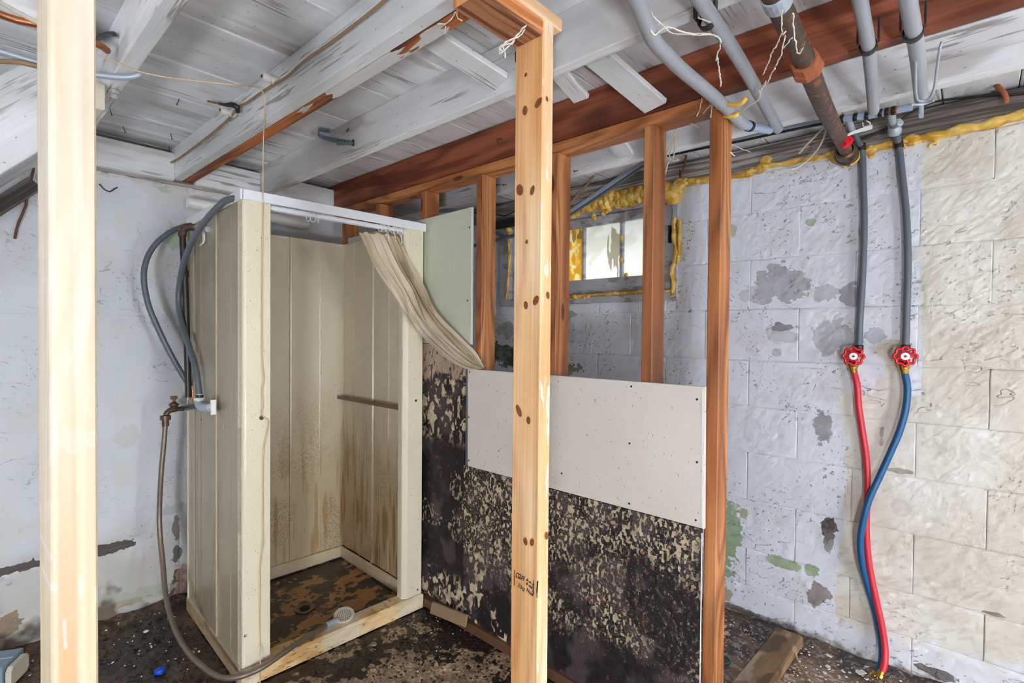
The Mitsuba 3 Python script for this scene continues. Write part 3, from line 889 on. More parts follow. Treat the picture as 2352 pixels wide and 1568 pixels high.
def sheet(key, corners, thick, mat, ny=2, name=None, label=None):
    """a sheet of board: corners TL, TR, BR, BL on its front face, given from the left as seen"""
    TL, TR, BR, BL = (np.asarray(c, float) for c in corners)
    n = unit(np.cross(TR - TL, BL - TL))
    if n[0] > 0:
        n = -n
    back = -n * thick
    c = 0.0012
    m = MB()
    F = np.array([TL, TR, BR, BL])
    mid = F.mean(0)
    Fi = F + (mid - F) * (c / np.linalg.norm(mid - F, axis=1, keepdims=True)) + n * 0
    Fb, Bk = F + back * 0.12, F + back

    def quad(a, b, c_, d):
        m.add([a, b, c_, d], [(0, 1, 2), (0, 2, 3)])
    quad(Fi[0], Fi[3], Fi[2], Fi[1])
    for i in range(4):
        j = (i + 1) % 4
        quad(Fi[i], Fi[j], Fb[j], Fb[i])
        quad(Fb[i], Fb[j], Bk[j], Bk[i])
    quad(Bk[0], Bk[1], Bk[2], Bk[3])
    return obj(key, name, m, mat, label=label)


def screw(parent, p, axis, r=0.0035, mat='m_screw', label=None):
    a = unit(axis)
    obj(parent, 'screw', MB().lathe(np.asarray(p) - a * 0.001, a, [(0.0001, 0.0012), (r * 0.45, 0.0011), (r * 0.5, 0.0022), (r, 0.0018), (r * 1.05, 0.0006), (r * 0.8, 0.0)], 10), mat, label=label)


tl, tr, br, bl = (1.5865, 1.7019, 1.1880), (1.5865, 0.6181, 1.1892), (1.5865, 0.6145, 0.7428), (1.5865, 1.6972, 0.7456)
t = thing('white_board', 'off-white plasterboard sheet screwed across the partition behind the bare post', 'plasterboard')
sheet(t, [tl, tr, br, bl], 0.0125, 'm_white_board', name=None)
labels[t + '__paper_edge'] = {'label': 'torn white paper edge at the right end'}
edge_pts = [np.array((1.5862, 0.6248, 1.1819)), np.array((1.5862, 0.6233, 1.0357)), np.array((1.5862, 0.6214, 0.8990)), np.array((1.5862, 0.6199, 0.7455))]
e = MB()
for a_, b_ in zip(edge_pts[:-1], edge_pts[1:]):
    d = unit(b_ - a_)
    e.board(a_, d, np.linalg.norm(b_ - a_), [0, 1, 0], 0.0045, [1, 0, 0], 0.0016, ch=0.0003)
obj(t, 'paper_edge', e, 'm_flake')
for q_ in [(1.5865, 0.8736, 1.1713), (1.5865, 0.8777, 0.9727), (1.5865, 0.6424, 1.1474), (1.5865, 0.6396, 0.9492), (1.5865, 0.6411, 0.7648), (1.5865, 0.8766, 0.7633), (1.5865, 1.6873, 1.1750), (1.5865, 1.6909, 0.9690), (1.5865, 1.6889, 0.7730), (1.5865, 1.1677, 0.8127)]:
    screw(t, q_, (-1, 0, 0))

t = thing('mouldy_board', 'plasterboard sheet thick with black mould below the white board', 'plasterboard')
sheet(t, [(1.5866, 1.7245, bl[2] - 0.002), (1.5866, tr[1] + 0.004, br[2] - 0.003), (1.5866, tr[1] + 0.004, 0.005), (1.5866, 1.7245, 0.05)], 0.0125, 'm_mould')
edge_key = t
e = MB()
e.board((1.5868, tr[1] + 0.0025, 0.006), (0, 0, 1), br[2] - 0.02, [0, 1, 0], 0.003, [1, 0, 0], 0.0035, ch=0.0004)
obj(t, 'paper_edge', e, 'm_flake', label='bare white edge beside the end stud')
for q_ in [(1.5866, 0.70, 0.72), (1.5866, 1.70, 0.62), (1.5866, 1.25, 0.60)]:
    screw(t, q_, (-1, 0, 0))
t = thing('mouldy_strip', 'narrow mould-blackened plasterboard strip between the shower and the white board', 'plasterboard')
sheet(t, [(1.588, 2.72, 1.30), (1.588, 1.7265, 1.2965), (1.588, 1.7265, 0.055), (1.588, 2.72, 0.055)], 0.0118, 'm_mould')
for q_ in [(1.5880, 1.7264, 1.1507), (1.5880, 1.7236, 0.8749)]:
    screw(t, q_, (-1, 0, 0))
t = thing('green_board', 'pale green board beside the shower with its right edge against a stud', 'plasterboard')
gtr, gtl, gbr = np.array((1.5870, 1.6828, 1.9187)), np.array((1.5870, 2.1274, 1.9123)), np.array((1.5870, 1.6827, 1.2264))
gz = gtl + (gtl - gtr) / (gtl[1] - gtr[1]) * (2.74 - gtl[1])
sheet(t, [gz, gtr, (gbr[0], gtr[1], 1.2985), (gz[0], 2.74, 1.3015)], 0.0125, 'm_green_board')
for q_ in [(1.5870, 1.6976, 1.8288), (1.5870, 1.7057, 1.4986)]:
    screw(t, q_, (-1, 0, 0))
ge = MB().board((1.5875, gtr[1] - 0.001, 1.30), (0, 0, 1), gtr[2] - 1.302, [0, 1, 0], 0.003, [1, 0, 0], 0.003, ch=0.0004)
obj(t, 'paper_edge', ge, 'm_flake', label='torn white right-hand edge')

# ------------------------------------------------------------------ the bare posts in front
PXL, PXR, PYF, PYB = 0.9185, 0.9585, 0.7405, 0.8265
t = thing('bare_post', 'new pine post with dark knots and a grade stamp, mid picture', 'post')
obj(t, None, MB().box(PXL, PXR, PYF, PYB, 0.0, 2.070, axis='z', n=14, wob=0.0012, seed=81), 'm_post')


def knot(parent, p, nrm, r, el, tilt=0.0):
    n_ = unit(nrm)
    up = np.array([0, 0, 1.0])
    sd = np.cross(up, n_)
    ang = np.linspace(0, 2 * np.pi, 18, endpoint=False)
    k1 = [np.asarray(p) + n_ * 0.0008 + sd * (math.cos(a) * r * math.cos(tilt) - math.sin(a) * r * el * math.sin(tilt)) + up * (math.cos(a) * r * math.sin(tilt) + math.sin(a) * r * el * math.cos(tilt)) for a in ang]
    c = np.asarray(p) + n_ * 0.0014
    obj(parent, 'knot', MB().add(np.vstack([[c], k1]), [(0, 1 + i, 1 + (i + 1) % 18) for i in range(18)]), 'm_knot', smooth=True, label='dark knot' if COUNT.get(parent + '__knot', -1) < 0 else None)


def knot_fn(p, n, uv):
    return mix(S(146, 84, 44), S(78, 40, 22), fbm(p.y * 160, p.z * 160, p.x * 160, 2))


scene['m_knot'] = plain(mikit.proc(knot_fn), 0.45, 0.0, 0.4)
for q_, r_, el_, ti_ in [((0.9178, 0.7927, 1.8763), 0.0075, 1.5, 0), ((0.9178, 0.7518, 1.8826), 0.008, 1.6, -0.8), ((0.9178, 0.8070, 1.6927), 0.010, 1.4, 0.3), ((0.9178, 0.7678, 1.6846), 0.006, 1.9, -0.3),
                         ((0.9178, 0.7837, 1.5669), 0.004, 1.3, 0), ((0.9178, 0.7847, 1.4172), 0.006, 1.6, 0.2), ((0.9178, 0.7542, 1.4274), 0.008, 1.5, -0.5), ((0.9178, 0.8037, 1.1656), 0.007, 2.2, 0.5),
                         ((0.9178, 0.7734, 1.1462), 0.006, 1.5, 0.2), ((0.9178, 0.7795, 0.8575), 0.006, 1.5, 0.3), ((0.9178, 0.7594, 0.8611), 0.006, 1.5, -0.3), ((0.9178, 0.7910, 1.9593), 0.004, 1.2, 0)]:
    knot(t, q_, (-1, 0, 0), r_, el_, ti_)
for q_, r_, el_ in [((0.9331, 0.7398, 1.8933), 0.004, 1.5), ((0.9434, 0.7398, 1.4404), 0.006, 1.5), ((0.9472, 0.7398, 0.8733), 0.006, 1.6)]:
    knot(t, q_, (0, -1, 0), r_, el_, 0.2)


def lettering(parent, text, p, hgt, tilt, bold=False, wide=1.0):
    m = meshkit.text_mesh(text, hgt, 0.0006, bold)
    v = m.vertices
    ca, sa = math.cos(tilt), math.sin(tilt)
    u, w = v[:, 0] * wide, v[:, 1]
    P = np.asarray(p)[None] + np.stack([-v[:, 2] * 1.0, -(u * ca - w * sa), u * sa + w * ca], 1)
    obj(parent, 'lettering', trimesh.Trimesh(P, m.faces, process=False), 'm_ink', label='dark brown grade stamp' if COUNT.get(parent + '__lettering', -1) < 0 else None)


lettering(t, '230', (0.9178, 0.8037, 0.7431), 0.0085, -0.30)
lettering(t, '.', (0.9178, 0.7863, 0.7364), 0.009, 0, True)
lettering(t, 'No.', (0.9178, 0.7761, 0.7410), 0.0085, -0.35)
lettering(t, '2', (0.9178, 0.7626, 0.7385), 0.011, -0.35)
lettering(t, 'S-P-F', (0.9178, 0.7764, 0.7659), 0.0055, -0.35, True)
lettering(t, 'S-DRY', (0.9178, 0.7769, 0.7569), 0.0055, -0.35, True)


def stroke(parent, pts, r):
    m = MB()
    for a_, b_ in zip(pts[:-1], pts[1:]):
        a_, b_ = np.array(a_), np.array(b_)
        d = unit(b_ - a_)
        m.board(a_ - d * r, d, np.linalg.norm(b_ - a_) + 2 * r, np.cross(d, [1, 0, 0]), 2 * r, [1, 0, 0], 0.0006, ch=0.0001)
    obj(parent, 'stamp_mark', m, 'm_ink')


stroke(t, [(0.9178, 0.8132, 0.7781), (0.9178, 0.8146, 0.7415)], 0.0009)
stroke(t, [(0.9178, 0.7537, 0.7724), (0.9178, 0.7552, 0.7359)], 0.0009)
stroke(t, [(0.9178, 0.7412, 0.7735), (0.9178, 0.7435, 0.7482)], 0.0020)
stroke(t, [(0.9178, 0.7435, 0.7502), (0.9178, 0.7427, 0.7372)], 0.0011)
stroke(t, [(0.9178, 0.8060, 0.7634), (0.9178, 0.8091, 0.7635), (0.9178, 0.8054, 0.7732), (0.9178, 0.7929, 0.7730), (0.9178, 0.7949, 0.7655), (0.9178, 0.7990, 0.7657)], 0.0009)
stroke(t, [(0.9178, 0.7998, 0.7708), (0.9178, 0.8018, 0.7627), (0.9178, 0.7907, 0.7632), (0.9178, 0.7883, 0.7724), (0.9178, 0.7819, 0.7714), (0.9178, 0.7852, 0.7624)], 0.0009)
stroke(t, [(0.9178, 0.7885, 0.7671), (0.9178, 0.7839, 0.7672)], 0.0007)

t = thing('bare_post', 'pale bare post close to the camera at the left edge', 'post')
obj(t, None, MB().box(0.0745, 0.1152, 0.741, 0.838, 0.0, 2.070, axis='z', n=14, wob=0.0006, seed=82, ch=0.002), 'm_near_post')

t = thing('header_plate', 'brown-stained lower header piece lying on the left side of the bare post top', 'plate')
obj(t, None, MB().box(0.722, PXL - 0.001, PYF, PYB, 2.034, 2.068, axis='x', n=4, seed=83), 'm_header')


def header_fn(p, n, uv):
    s = dr.floor(uv.x / 8)
    u, v = uv.x - 8 * s, uv.y
    g = fbm(u * 70 + 3 * fbm(u * 12, v * 2, s, 2), v * 3, s, 3)
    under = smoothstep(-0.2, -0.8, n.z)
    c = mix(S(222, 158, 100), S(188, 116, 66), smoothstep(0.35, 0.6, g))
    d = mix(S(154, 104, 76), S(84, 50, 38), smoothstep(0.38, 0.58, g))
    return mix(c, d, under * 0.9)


proc_mat('m_header', header_fn, 0.55, 0.4, wood_bump, 0.0008)
t = thing('header_plate', 'orange upper header piece over the bare post top', 'plate')
obj(t, None, MB().box(0.70, 0.984, PYF - 0.004, PYB, 2.069, 2.0995, axis='x', n=4, seed=84), 'm_pine')
t = thing('wood_shim', 'small reddish-brown wooden shim against the white joist right of the bare post top', 'shim')
obj(t, None, MB().box(1.150, 1.163, 0.90, 1.035, 2.168, 2.200, axis='y', n=1, seed=85), 'm_red')

# stairs at the far left: sloping stringer and soffit
t = thing('stair_underside', 'white underside of a staircase sloping up behind the near post at the far left', 'stairs')
sd = unit([1, 0, 1.08])
obj(t, 'stringer', MB().board((-0.75, 2.28, 1.052), sd, 1.50, (0, 1, 0), 0.035, np.cross(sd, (0, 1, 0)), 0.21, n=2, seed=90), 'm_white_wood')
obj(t, 'soffit', MB().board((-0.75, 2.62, 0.962), sd, 1.49, (0, 1, 0), 0.63, np.cross(sd, (0, 1, 0)), 0.015, n=2, seed=91), 'm_white_wood')
t = thing('stair_ledger', 'dirty brown ledger strip under the staircase along the left wall', 'board')
obj(t, None, MB().board((-0.6, 2.955, 1.045), sd, 1.26, (0, 1, 0), 0.02, np.cross(sd, (0, 1, 0)), 0.06, n=2, seed=92), 'm_grey_wood')

# ------------------------------------------------------------------ the shower stall
SW, SD = 0.82, 0.775
shower = thing('shower_stall', 'cream metal shower stall stained brown inside, white rail round its top', 'shower')
E3A, E3B = np.array([EA[0], EA[1], 0]), np.array([EB[0], EB[1], 0])
Zup = np.array([0, 0, 1.0])


def stall_grid(prof, z0, z1, nz=2, flip=False):
    """prof: points (a, b) of a wall's horizontal section; the wall stands from z0 to z1"""
    zz = np.linspace(z0, z1, nz)
    P = np.array([[SH(a, b, z) for z in zz] for a, b in prof])
    return P[::-1] if flip else P


def panel_section(s0, s1, ribs, depth):
    """stations along a wall with pressed ribs: (s, offset)"""
    out = [(s0, 0.0)]
    for s, w, h in sorted(ribs):
        out += [(s - w, 0.0), (s - w * 0.55, h * 0.85), (s, h), (s + w * 0.55, h * 0.85), (s + w, 0.0)]
    out.append((s1, 0.0))
    return out


def wall_panel(name, fixed, axis, s0, s1, ribs, thick, z0, z1, mat, out_mat=None, label=None):
    sec = panel_section(s0, s1, ribs, thick)
    front = [((s, fixed + o) if axis == 'a' else (fixed + o, s)) for s, o in sec]
    back = [((s, fixed + o + thick) if axis == 'a' else (fixed + o + thick, s)) for s, o in sec]
    m = MB()
    m.grid(stall_grid(front, z0, z1, 6))
    m.grid(stall_grid(back, z0, z1, 6))
    cap = np.array([[SH(p[0], p[1], z1), SH(q_[0], q_[1], z1)] for p, q_ in zip(front, back)])
    m.grid(cap)
    cap2 = np.array([[SH(p[0], p[1], z0), SH(q_[0], q_[1], z0)] for p, q_ in zip(front, back)])
    m.grid(cap2)
    for e in (0, -1):
        m.grid(np.array([[SH(*front[e], z0), SH(*front[e], z1)], [SH(*back[e], z0), SH(*back[e], z1)]]))
    return obj(shower, name, m, mat, label=label)


# base pan: kerb all round, sunken floor
pan = MB()


def ring(a0, a1, b0, b1, z, bev=0.0):
    sk = -0.022
    return np.array([SH(a0 + bev, b0 + bev, z), SH(a1 - bev, b0 + bev, z), SH(a1 + sk - bev, b1 - bev, z), SH(a0 + bev, b1 - bev, z)])


rings = [ring(-0.006, SW + 0.004, -0.008, SD, 0.0), ring(-0.006, SW + 0.004, -0.008, SD, 0.062), ring(-0.006, SW + 0.004, -0.008, SD, 0.068, 0.006),
         ring(0.024, SW - 0.028, 0.062, SD - 0.026, 0.070), ring(0.026, SW - 0.030, 0.072, SD - 0.030, 0.064), ring(0.034, SW - 0.036, 0.085, SD - 0.036, 0.028), ring(0.10, SW - 0.10, 0.17, SD - 0.12, 0.020)]
for r0, r1 in zip(rings[:-1], rings[1:]):
    for k in range(4):
        j = (k + 1) % 4
        n_ = 14
        s_ = np.linspace(0, 1, n_)[:, None]
        A, B_ = r0[k] + (r0[j] - r0[k]) * s_, r1[k] + (r1[j] - r1[k]) * s_
        pan.grid(np.stack([A, B_], 1)[::-1])
pan.grid(np.array([[rings[-1][0], rings[-1][3]], [rings[-1][1], rings[-1][2]]]))
obj(shower, 'base', pan, 'm_pan', label='low base with an orange-stained kerb and blackened floor')
# upstand flanges along the back and right walls
up_ = MB()
for pts in ([(0.02, 0.735), (0.775, 0.735)], [(0.770, 0.745), (0.776, 0.09)]):
    p0, p1 = SH(*pts[0], 0.066), SH(*pts[1], 0.066)
    d = unit(p1 - p0)
    up_.board(p0, d, np.linalg.norm(p1 - p0), Zup, 0.062, np.cross(d, Zup), 0.014, ch=0.004)
obj(shower, 'flange', up_, 'm_flange', label='stained flange along the foot of the inside walls')

ribs_b = [(0.36, 0.010, -0.006), (0.481, 0.010, 0.008), (0.645, 0.006, -0.005), (0.20, 0.01, 0.007)]
wall_panel('back_panel', 0.745, 'a', 0.004, 0.795, [(s, w, -h) for s, w, h in ribs_b], 0.006, 0.095, 1.862, 'm_enamel', label='ribbed back wall stained brown towards the bottom')
wall_panel('right_panel', 0.787, 'b', 0.02, 0.75, [(0.62, 0.008, 0.005), (0.416, 0.012, -0.009), (0.255, 0.007, 0.007)], 0.006, 0.095, 1.862, 'm_enamel', label='ribbed right wall with dark brown runs')
wall_panel('left_panel', 0.0, 'b', 0.014, 0.757, [(0.64, 0.010, 0.005), (0.545, 0.008, 0.004), (0.30, 0.013, -0.005), (0.137, 0.008, 0.005)], 0.005, 0.062, 1.850, 'm_enamel_outer', label='ribbed grey-beige outer left wall')
obj(shower, 'seam_strip', MB().board(SH(-0.0055, 0.30, 0.075), Zup, 1.755, E3B, 0.014, E3A, 0.003, ch=0.001, n=6), 'm_flange', label='pale vertical seam on the outer left wall')
obj(shower, 'seam_strip', MB().board(SH(-0.0012, 0.655, 0.075), Zup, 1.72, E3B, 0.006, E3A, 0.002, ch=0.0006, n=6), 'm_flange')
edge_ = MB().board(SH(-0.002, 0.757, 0.062), Zup, 1.79, E3A, 0.006, E3B, 0.010, ch=0.001)
obj(shower, 'panel_edge', edge_, 'm_enamel')


def jamb(name, a0, a1, bevel_left, label):
    # a folded sheet: front face with a rounded outer corner and a return into the stall
    if bevel_left:
        sec = [(a0 - 0.004, 0.055), (a0 - 0.004, 0.016)] + [(a0 + 0.008 - 0.012 * math.cos(t_), 0.006 - 0.010 * math.sin(t_) + 0.004) for t_ in np.linspace(0, math.pi / 2, 7)] + [(a1 - 0.002, 0.0), (a1, 0.003), (a1, 0.050), (a1 - 0.004, 0.054)]
    else:
        sec = [(a0 + 0.006, 0.056), (a0, 0.050), (a0, 0.022)] + [(a0 + 0.002, 0.016), (a0 + 0.016, 0.003), (a0 + 0.022, 0.0), (a1 - 0.003, 0.0), (a1, 0.003), (a1, 0.05)]
    m = MB().grid(stall_grid(sec, 0.070, 1.846, 8))
    inner = [(a, b + 0.0015) for a, b in sec]
    return obj(shower, name, m, 'm_enamel', smooth=False, label=label)


jamb('post', 0.004, 0.102, True, 'wide cream front post')
jamb('post', 0.712, 0.819, False, 'cream front post beside the mouldy strip')


def rail(p0, p1, face, hgt, z, thick, nm, label=None):
    d = unit(p1 - p0)
    m = MB()
    m.board(p0 + Zup * (z + hgt / 2), d, np.linalg.norm(p1 - p0), Zup, hgt, np.asarray(face, float), thick, ch=0.002)
    m.board(p0 + Zup * (z + hgt - 0.003) + np.asarray(face, float) * -0.012, d, np.linalg.norm(p1 - p0), np.asarray(face, float), 0.03, Zup, 0.004, ch=0.001)
    return obj(shower, nm, m, 'm_rail', label=label)


rail(SH(0.000, -0.006, 0), SH(0.826, -0.006, 0), -E3B, 0.0385, 1.8425, 0.008, 'rail', 'white enamelled rail round the top')
rail(SH(-0.005, -0.002, 0), SH(-0.005, 0.755, 0), -E3A, 0.0385, 1.8425, 0.008, 'rail')
track = MB()
p0, p1 = SH(0.10, 0.022, 0), SH(0.735, 0.022, 0)
for dz, b_ in ((1.832, 0.016), (1.832, 0.034)):
    track.board(SH(0.10, b_, dz), E3A, 0.62, E3B, 0.004, Zup, 0.014, ch=0.001)
track.board(SH(0.10, 0.025, 1.841), E3A, 0.62, E3B, 0.022, Zup, 0.003, ch=0.001)
obj(shower, 'curtain_track', track, 'm_rail', label='white curtain track under the front rail')
for (a_, b_, z_, ax, rr) in [(0.068, 0.0, 1.018, -E3B, 0.0085), (0.779, -0.0005, 1.022, -E3B, 0.006), (0.795, -0.0005, 0.094, -E3B, 0.004), (0.012, 0.001, 0.195, -E3B, 0.006)]:
    screw(shower, SH(a_, b_, z_), ax, rr, 'm_nail', 'rusty bolt head' if COUNT.get(shower + '__screw', -1) < 0 else None)
screw(shower, (0.7492, 2.2419, 0.9634), -E3A, 0.008, 'm_galv')
screw(shower, (0.7631, 2.5624, 0.9535), -E3A, 0.003, 'm_screw')
drain_m = MB().lathe((1.146, 2.361, 0.0215), (0, 0, 1), [(0.048, 0.0), (0.048, 0.004), (0.040, 0.006), (0.034, 0.003), (0.032, 0.0005), (0.0001, 0.0003)], 32)
drain_k = obj(shower, 'drain', drain_m, 'm_drain', smooth=True, label='dark round drain in the floor')
dh = MB().lathe((1.146, 2.361, 0.0225), (0, 0, 1), [(0.0001, 0.0012), (0.024, 0.0012), (0.024, 0.0)], 24)
obj(drain_k, 'drain_hole', dh, 'm_hole')
bar0, bar1 = (1.5265, 2.7410, 0.9709), (1.4964, 2.0466, 0.9764)
b0_, b1_ = np.array(bar0), np.array(bar1)
obj(shower, 'towel_bar', MB().board(b0_, unit(b1_ - b0_), np.linalg.norm(b1_ - b0_), Zup, 0.018, E3A, 0.008, ch=0.002), 'm_bar', label='brown bar across the right wall')
for pt in (SH(0.768, 0.70, 0.9718), SH(0.768, 0.10, 0.9755)):
    obj(shower, 'bar_bracket', MB().lathe(pt, E3A, [(0.0001, 0), (0.006, 0), (0.006, 0.02), (0.0001, 0.02)], 10), 'm_bar')
for nm, (qa, qb) in (('tape_patch', (SH(0.735, 0.7435, 1.852), SH(0.775, 0.7435, 1.850))), ('tape_patch', (SH(0.41, 0.7435, 1.856), SH(0.46, 0.7435, 1.856))), ('tape_patch', (SH(0.7855, 0.68, 1.850), SH(0.7855, 0.63, 1.85)))):
    d = unit(qb - qa)
    obj(shower, nm, MB().board(qa, d, np.linalg.norm(qb - qa), Zup, 0.012, np.cross(d, Zup), 0.001, ch=0.0003), 'm_white_plastic')

# curtain: bunched at the right end of the track, its foot drawn aside and tucked behind the white board
curt = thing('shower_curtain', 'dingy cream shower curtain drawn aside to the white board beside the stud', 'curtain')
L_ = [(1.2084, 2.0038, 1.7862), (1.2374, 1.9946, 1.7225), (1.2900, 1.9863, 1.6235), (1.3698, 1.9808, 1.5251), (1.4459, 1.9745, 1.4296), (1.5305, 1.9678, 1.3464), (1.5400, 1.8457, 1.2619), (1.5500, 1.7440, 1.2093), (1.5580, 1.6600, 1.1896), (1.5760, 1.5956, 1.1960)]
R_ = [(1.4060, 1.9973, 1.7973), (1.4281, 1.9903, 1.7611), (1.4736, 1.9803, 1.6716), (1.5319, 1.9718, 1.5767), (1.5350, 1.8797, 1.4696), (1.5450, 1.7728, 1.3795), (1.5550, 1.6922, 1.3150), (1.5650, 1.6402, 1.2714), (1.5720, 1.6139, 1.2375), (1.5790, 1.5879, 1.2020)]
nL, nT = 60, 90
s_ = np.linspace(0, 1, 10)
from scipy.interpolate import CubicSpline
fl, fr = CubicSpline(s_, np.array(L_)), CubicSpline(s_, np.array(R_))
ss, tt = np.linspace(0, 1, nL), np.linspace(0, 1, nT)
P = np.zeros((nL, nT, 3))
for i, s in enumerate(ss):
    l, r = fl(s), fr(s)
    cen_d = unit(fl(min(s + 0.02, 1)) + fr(min(s + 0.02, 1)) - fl(max(s - 0.02, 0)) - fr(max(s - 0.02, 0)))
    across = unit(r - l)
    nn = unit(np.cross(across, cen_d))
    if nn[0] + nn[1] > 0:
        nn = -nn
    wdt = np.linalg.norm(r - l)
    amp = 0.010 + 0.012 * math.sin(math.pi * min(s * 1.15, 1)) * 1.0
    amp = min(amp, wdt * 0.16 + 0.002)
    ph = 1.1 * s
    fold = np.sin(2 * np.pi * (6.2 * tt + ph * 0.5)) * 0.55 + 0.45 * np.sin(2 * np.pi * (2.6 * tt + 0.2 - ph)) + 0.30 * np.sin(2 * np.pi * (11.3 * tt + 0.7 * ph))
    big = np.sin(np.pi * tt) * 0.020 * (1 - s * 0.6)
    P[i] = l + (r - l) * tt[:, None] + nn * (amp * fold + big)[:, None] + cen_d * (0.006 * np.sin(2 * np.pi * 4 * tt) * (1 - s))[:, None]
UV = np.stack(np.broadcast_arrays(tt[None, :] * 0.3, ss[:, None] * 0.6), -1)
obj(curt, 'cloth', MB().grid(P, UV), 'm_curtain', smooth=True)


def ring_at(parent, c, r, ax, wire=0.0022, squash=1.0, name='curtain_ring', mat='m_ring'):
    ax = unit(ax)
    e = unit(np.cross(ax, Zup))
    th = np.linspace(0.4, 2 * np.pi - 0.2, 18)
    return obj(parent, name, MB().tube([np.asarray(c) + e * math.cos(t_) * r * squash + Zup * math.sin(t_) * r for t_ in th], wire, 6), mat, smooth=True)


for a_ in (0.585, 0.60, 0.622, 0.65, 0.665, 0.69, 0.705):
    ring_at(curt, SH(a_, 0.004, 1.826), 0.016, E3A * math.cos(a_ * 30) * 0.3 + E3B * 0.2 + E3A)
for a_ in (0.612, 0.648, 0.682):
    obj(curt, 'hook_tail', tube([SH(a_, 0.0, 1.816), SH(a_ - 0.003, -0.020, 1.795), SH(a_ - 0.006, -0.030, 1.765)], 0.0035, 8), 'm_ring', smooth=True)
for k, (px_, a_, tl_) in enumerate(((0, 0.252, 0.2), (1, 0.272, 0.5), (2, 0.292, -0.3))):
    t = thing('curtain_ring', 'cloudy plastic ring left empty on the shower track, one of three near the left post', 'curtain ring', 'empty rings on the shower track')
    ax = unit(E3A + E3B * tl_)
    e = unit(np.cross(ax, Zup))
    th = np.linspace(0.4, 2 * np.pi - 0.2, 18)
    obj(t, None, MB().tube([SH(a_, 0.006, 1.822) + e * math.cos(q_) * 0.015 + Zup * math.sin(q_) * 0.019 for q_ in th], 0.0022, 6), 'm_ring', smooth=True)

# hand shower: steel hose from the old tap, over the kerb, spray head lying in the base
hs = thing('hand_shower', 'brown braided shower hose with its spray head lying in the shower base', 'hand shower')
hose = [(0.6604, 2.7000, 0.9612), (0.6569, 2.7000, 0.8769), (0.6433, 2.7000, 0.7020), (0.6363, 2.7000, 0.4872), (0.634, 2.64, 0.33), (0.622, 2.53, 0.20), (0.622, 2.38, 0.115), (0.640, 2.20, 0.075), (0.690, 2.035, 0.062), (0.770, 1.985, 0.072), (0.875, 1.992, 0.085), (0.96, 2.015, 0.088), (1.04, 2.035, 0.086), (1.1005, 2.0580, 0.0810)]
obj(hs, 'hose', tube(hose, 0.0105, 12, 0.02), 'm_braid', smooth=True)
hd0 = np.array((1.1111, 2.0590, 0.0800))
hc = np.array((1.1857, 2.0696, 0.0780))
obj(hs, 'handle', tube([hd0 - (hc - hd0) * 0.25, hd0 + (hc - hd0) * 0.1, hd0 + (hc - hd0) * 0.52], 0.0125, 12, 0.01), 'm_galv', smooth=True, label='dull metal collar')
hax = unit([-0.18, -0.25, 1.0])
head_k = obj(hs, 'spray_head', MB().lathe(hc, hax, [(0.0001, -0.012), (0.018, -0.012), (0.034, -0.004), (0.044, 0.006), (0.045, 0.010), (0.043, 0.013), (0.036, 0.0125), (0.034, 0.010), (0.0001, 0.0105)], 32), 'm_cloudy', smooth=40, label='cloudy oval spray head')
noz = MB()
e1 = unit(np.cross(hax, [0, 1, 0]))
e2 = np.cross(hax, e1)
for r_, n_ in ((0.010, 6), (0.019, 12), (0.028, 18)):
    for k in range(n_):
        c_ = hc + hax * 0.0105 + (e1 * math.cos(2 * math.pi * k / n_ + r_ * 70) + e2 * math.sin(2 * math.pi * k / n_ + r_ * 70)) * r_
        noz.lathe(c_, hax, [(0.0022, 0), (0.0014, 0.002), (0.0001, 0.002)], 6)
obj(head_k, 'nozzles', noz, 'm_old_brass', kind='stuff')

# the valve group at the stall's back left corner
t = thing('supply_pipe', 'black iron pipe standing at the back left corner of the shower, elbow at its top', 'pipe')
pp = [(0.7560, 2.7150, 1.0402), (0.7509, 2.7150, 1.2683), (0.7424, 2.7150, 1.5714), (0.7322, 2.7150, 1.7912)]
obj(t, 'riser', tube(pp, 0.0135, 14, 0.05), 'm_black_pipe', smooth=True)
el_ = np.array(pp[-1])
obj(t, 'elbow', tube([el_ - Zup * 0.005, el_ + Zup * 0.012, el_ + np.array([0.006, -0.004, 0.030]), el_ + np.array([0.022, -0.016, 0.040]), el_ + np.array([0.045, -0.032, 0.040])], 0.0175, 14, 0.006), 'm_iron', smooth=True)
arm0, arm1 = el_ + np.array([0.045, -0.032, 0.040]), np.array((0.7546, 2.4371, 1.7847))
obj(t, 'arm', tube([arm0, arm1], 0.0125, 14), 'm_chrome', smooth=True, label='shiny pipe end going into the shower wall')
obj(t, 'union', MB().lathe(np.array((0.7407, 2.7150, 1.6155)), (0, 0, 1), [(0.014, -0.016), (0.017, -0.016), (0.017, 0.016), (0.014, 0.016)], 14), 'm_black_pipe')
tp0 = arm1 + (arm0 - arm1) * 0.25
tape = [tp0 + np.array([-0.012, -0.012, 0.016]), tp0 + np.array([-0.016, -0.016, -0.004]), tp0 + np.array([-0.010, -0.016, -0.035]), tp0 + np.array([-0.012, -0.016, -0.062]), tp0 + np.array([-0.026, -0.014, -0.078])]
tm = MB()
cc = curve(tape, 0.008)
wv = unit([0.7, -0.7, 0]) * 0.010
wd = np.linspace(1.0, 0.35, len(cc))[:, None]
tm.grid(np.stack([cc - wv * wd, cc + np.array([-0.002, -0.002, 0]), cc + wv * wd], 1))
obj(t, 'tape', tm, 'm_white_plastic', smooth=True, label='loose end of white sealing tape')

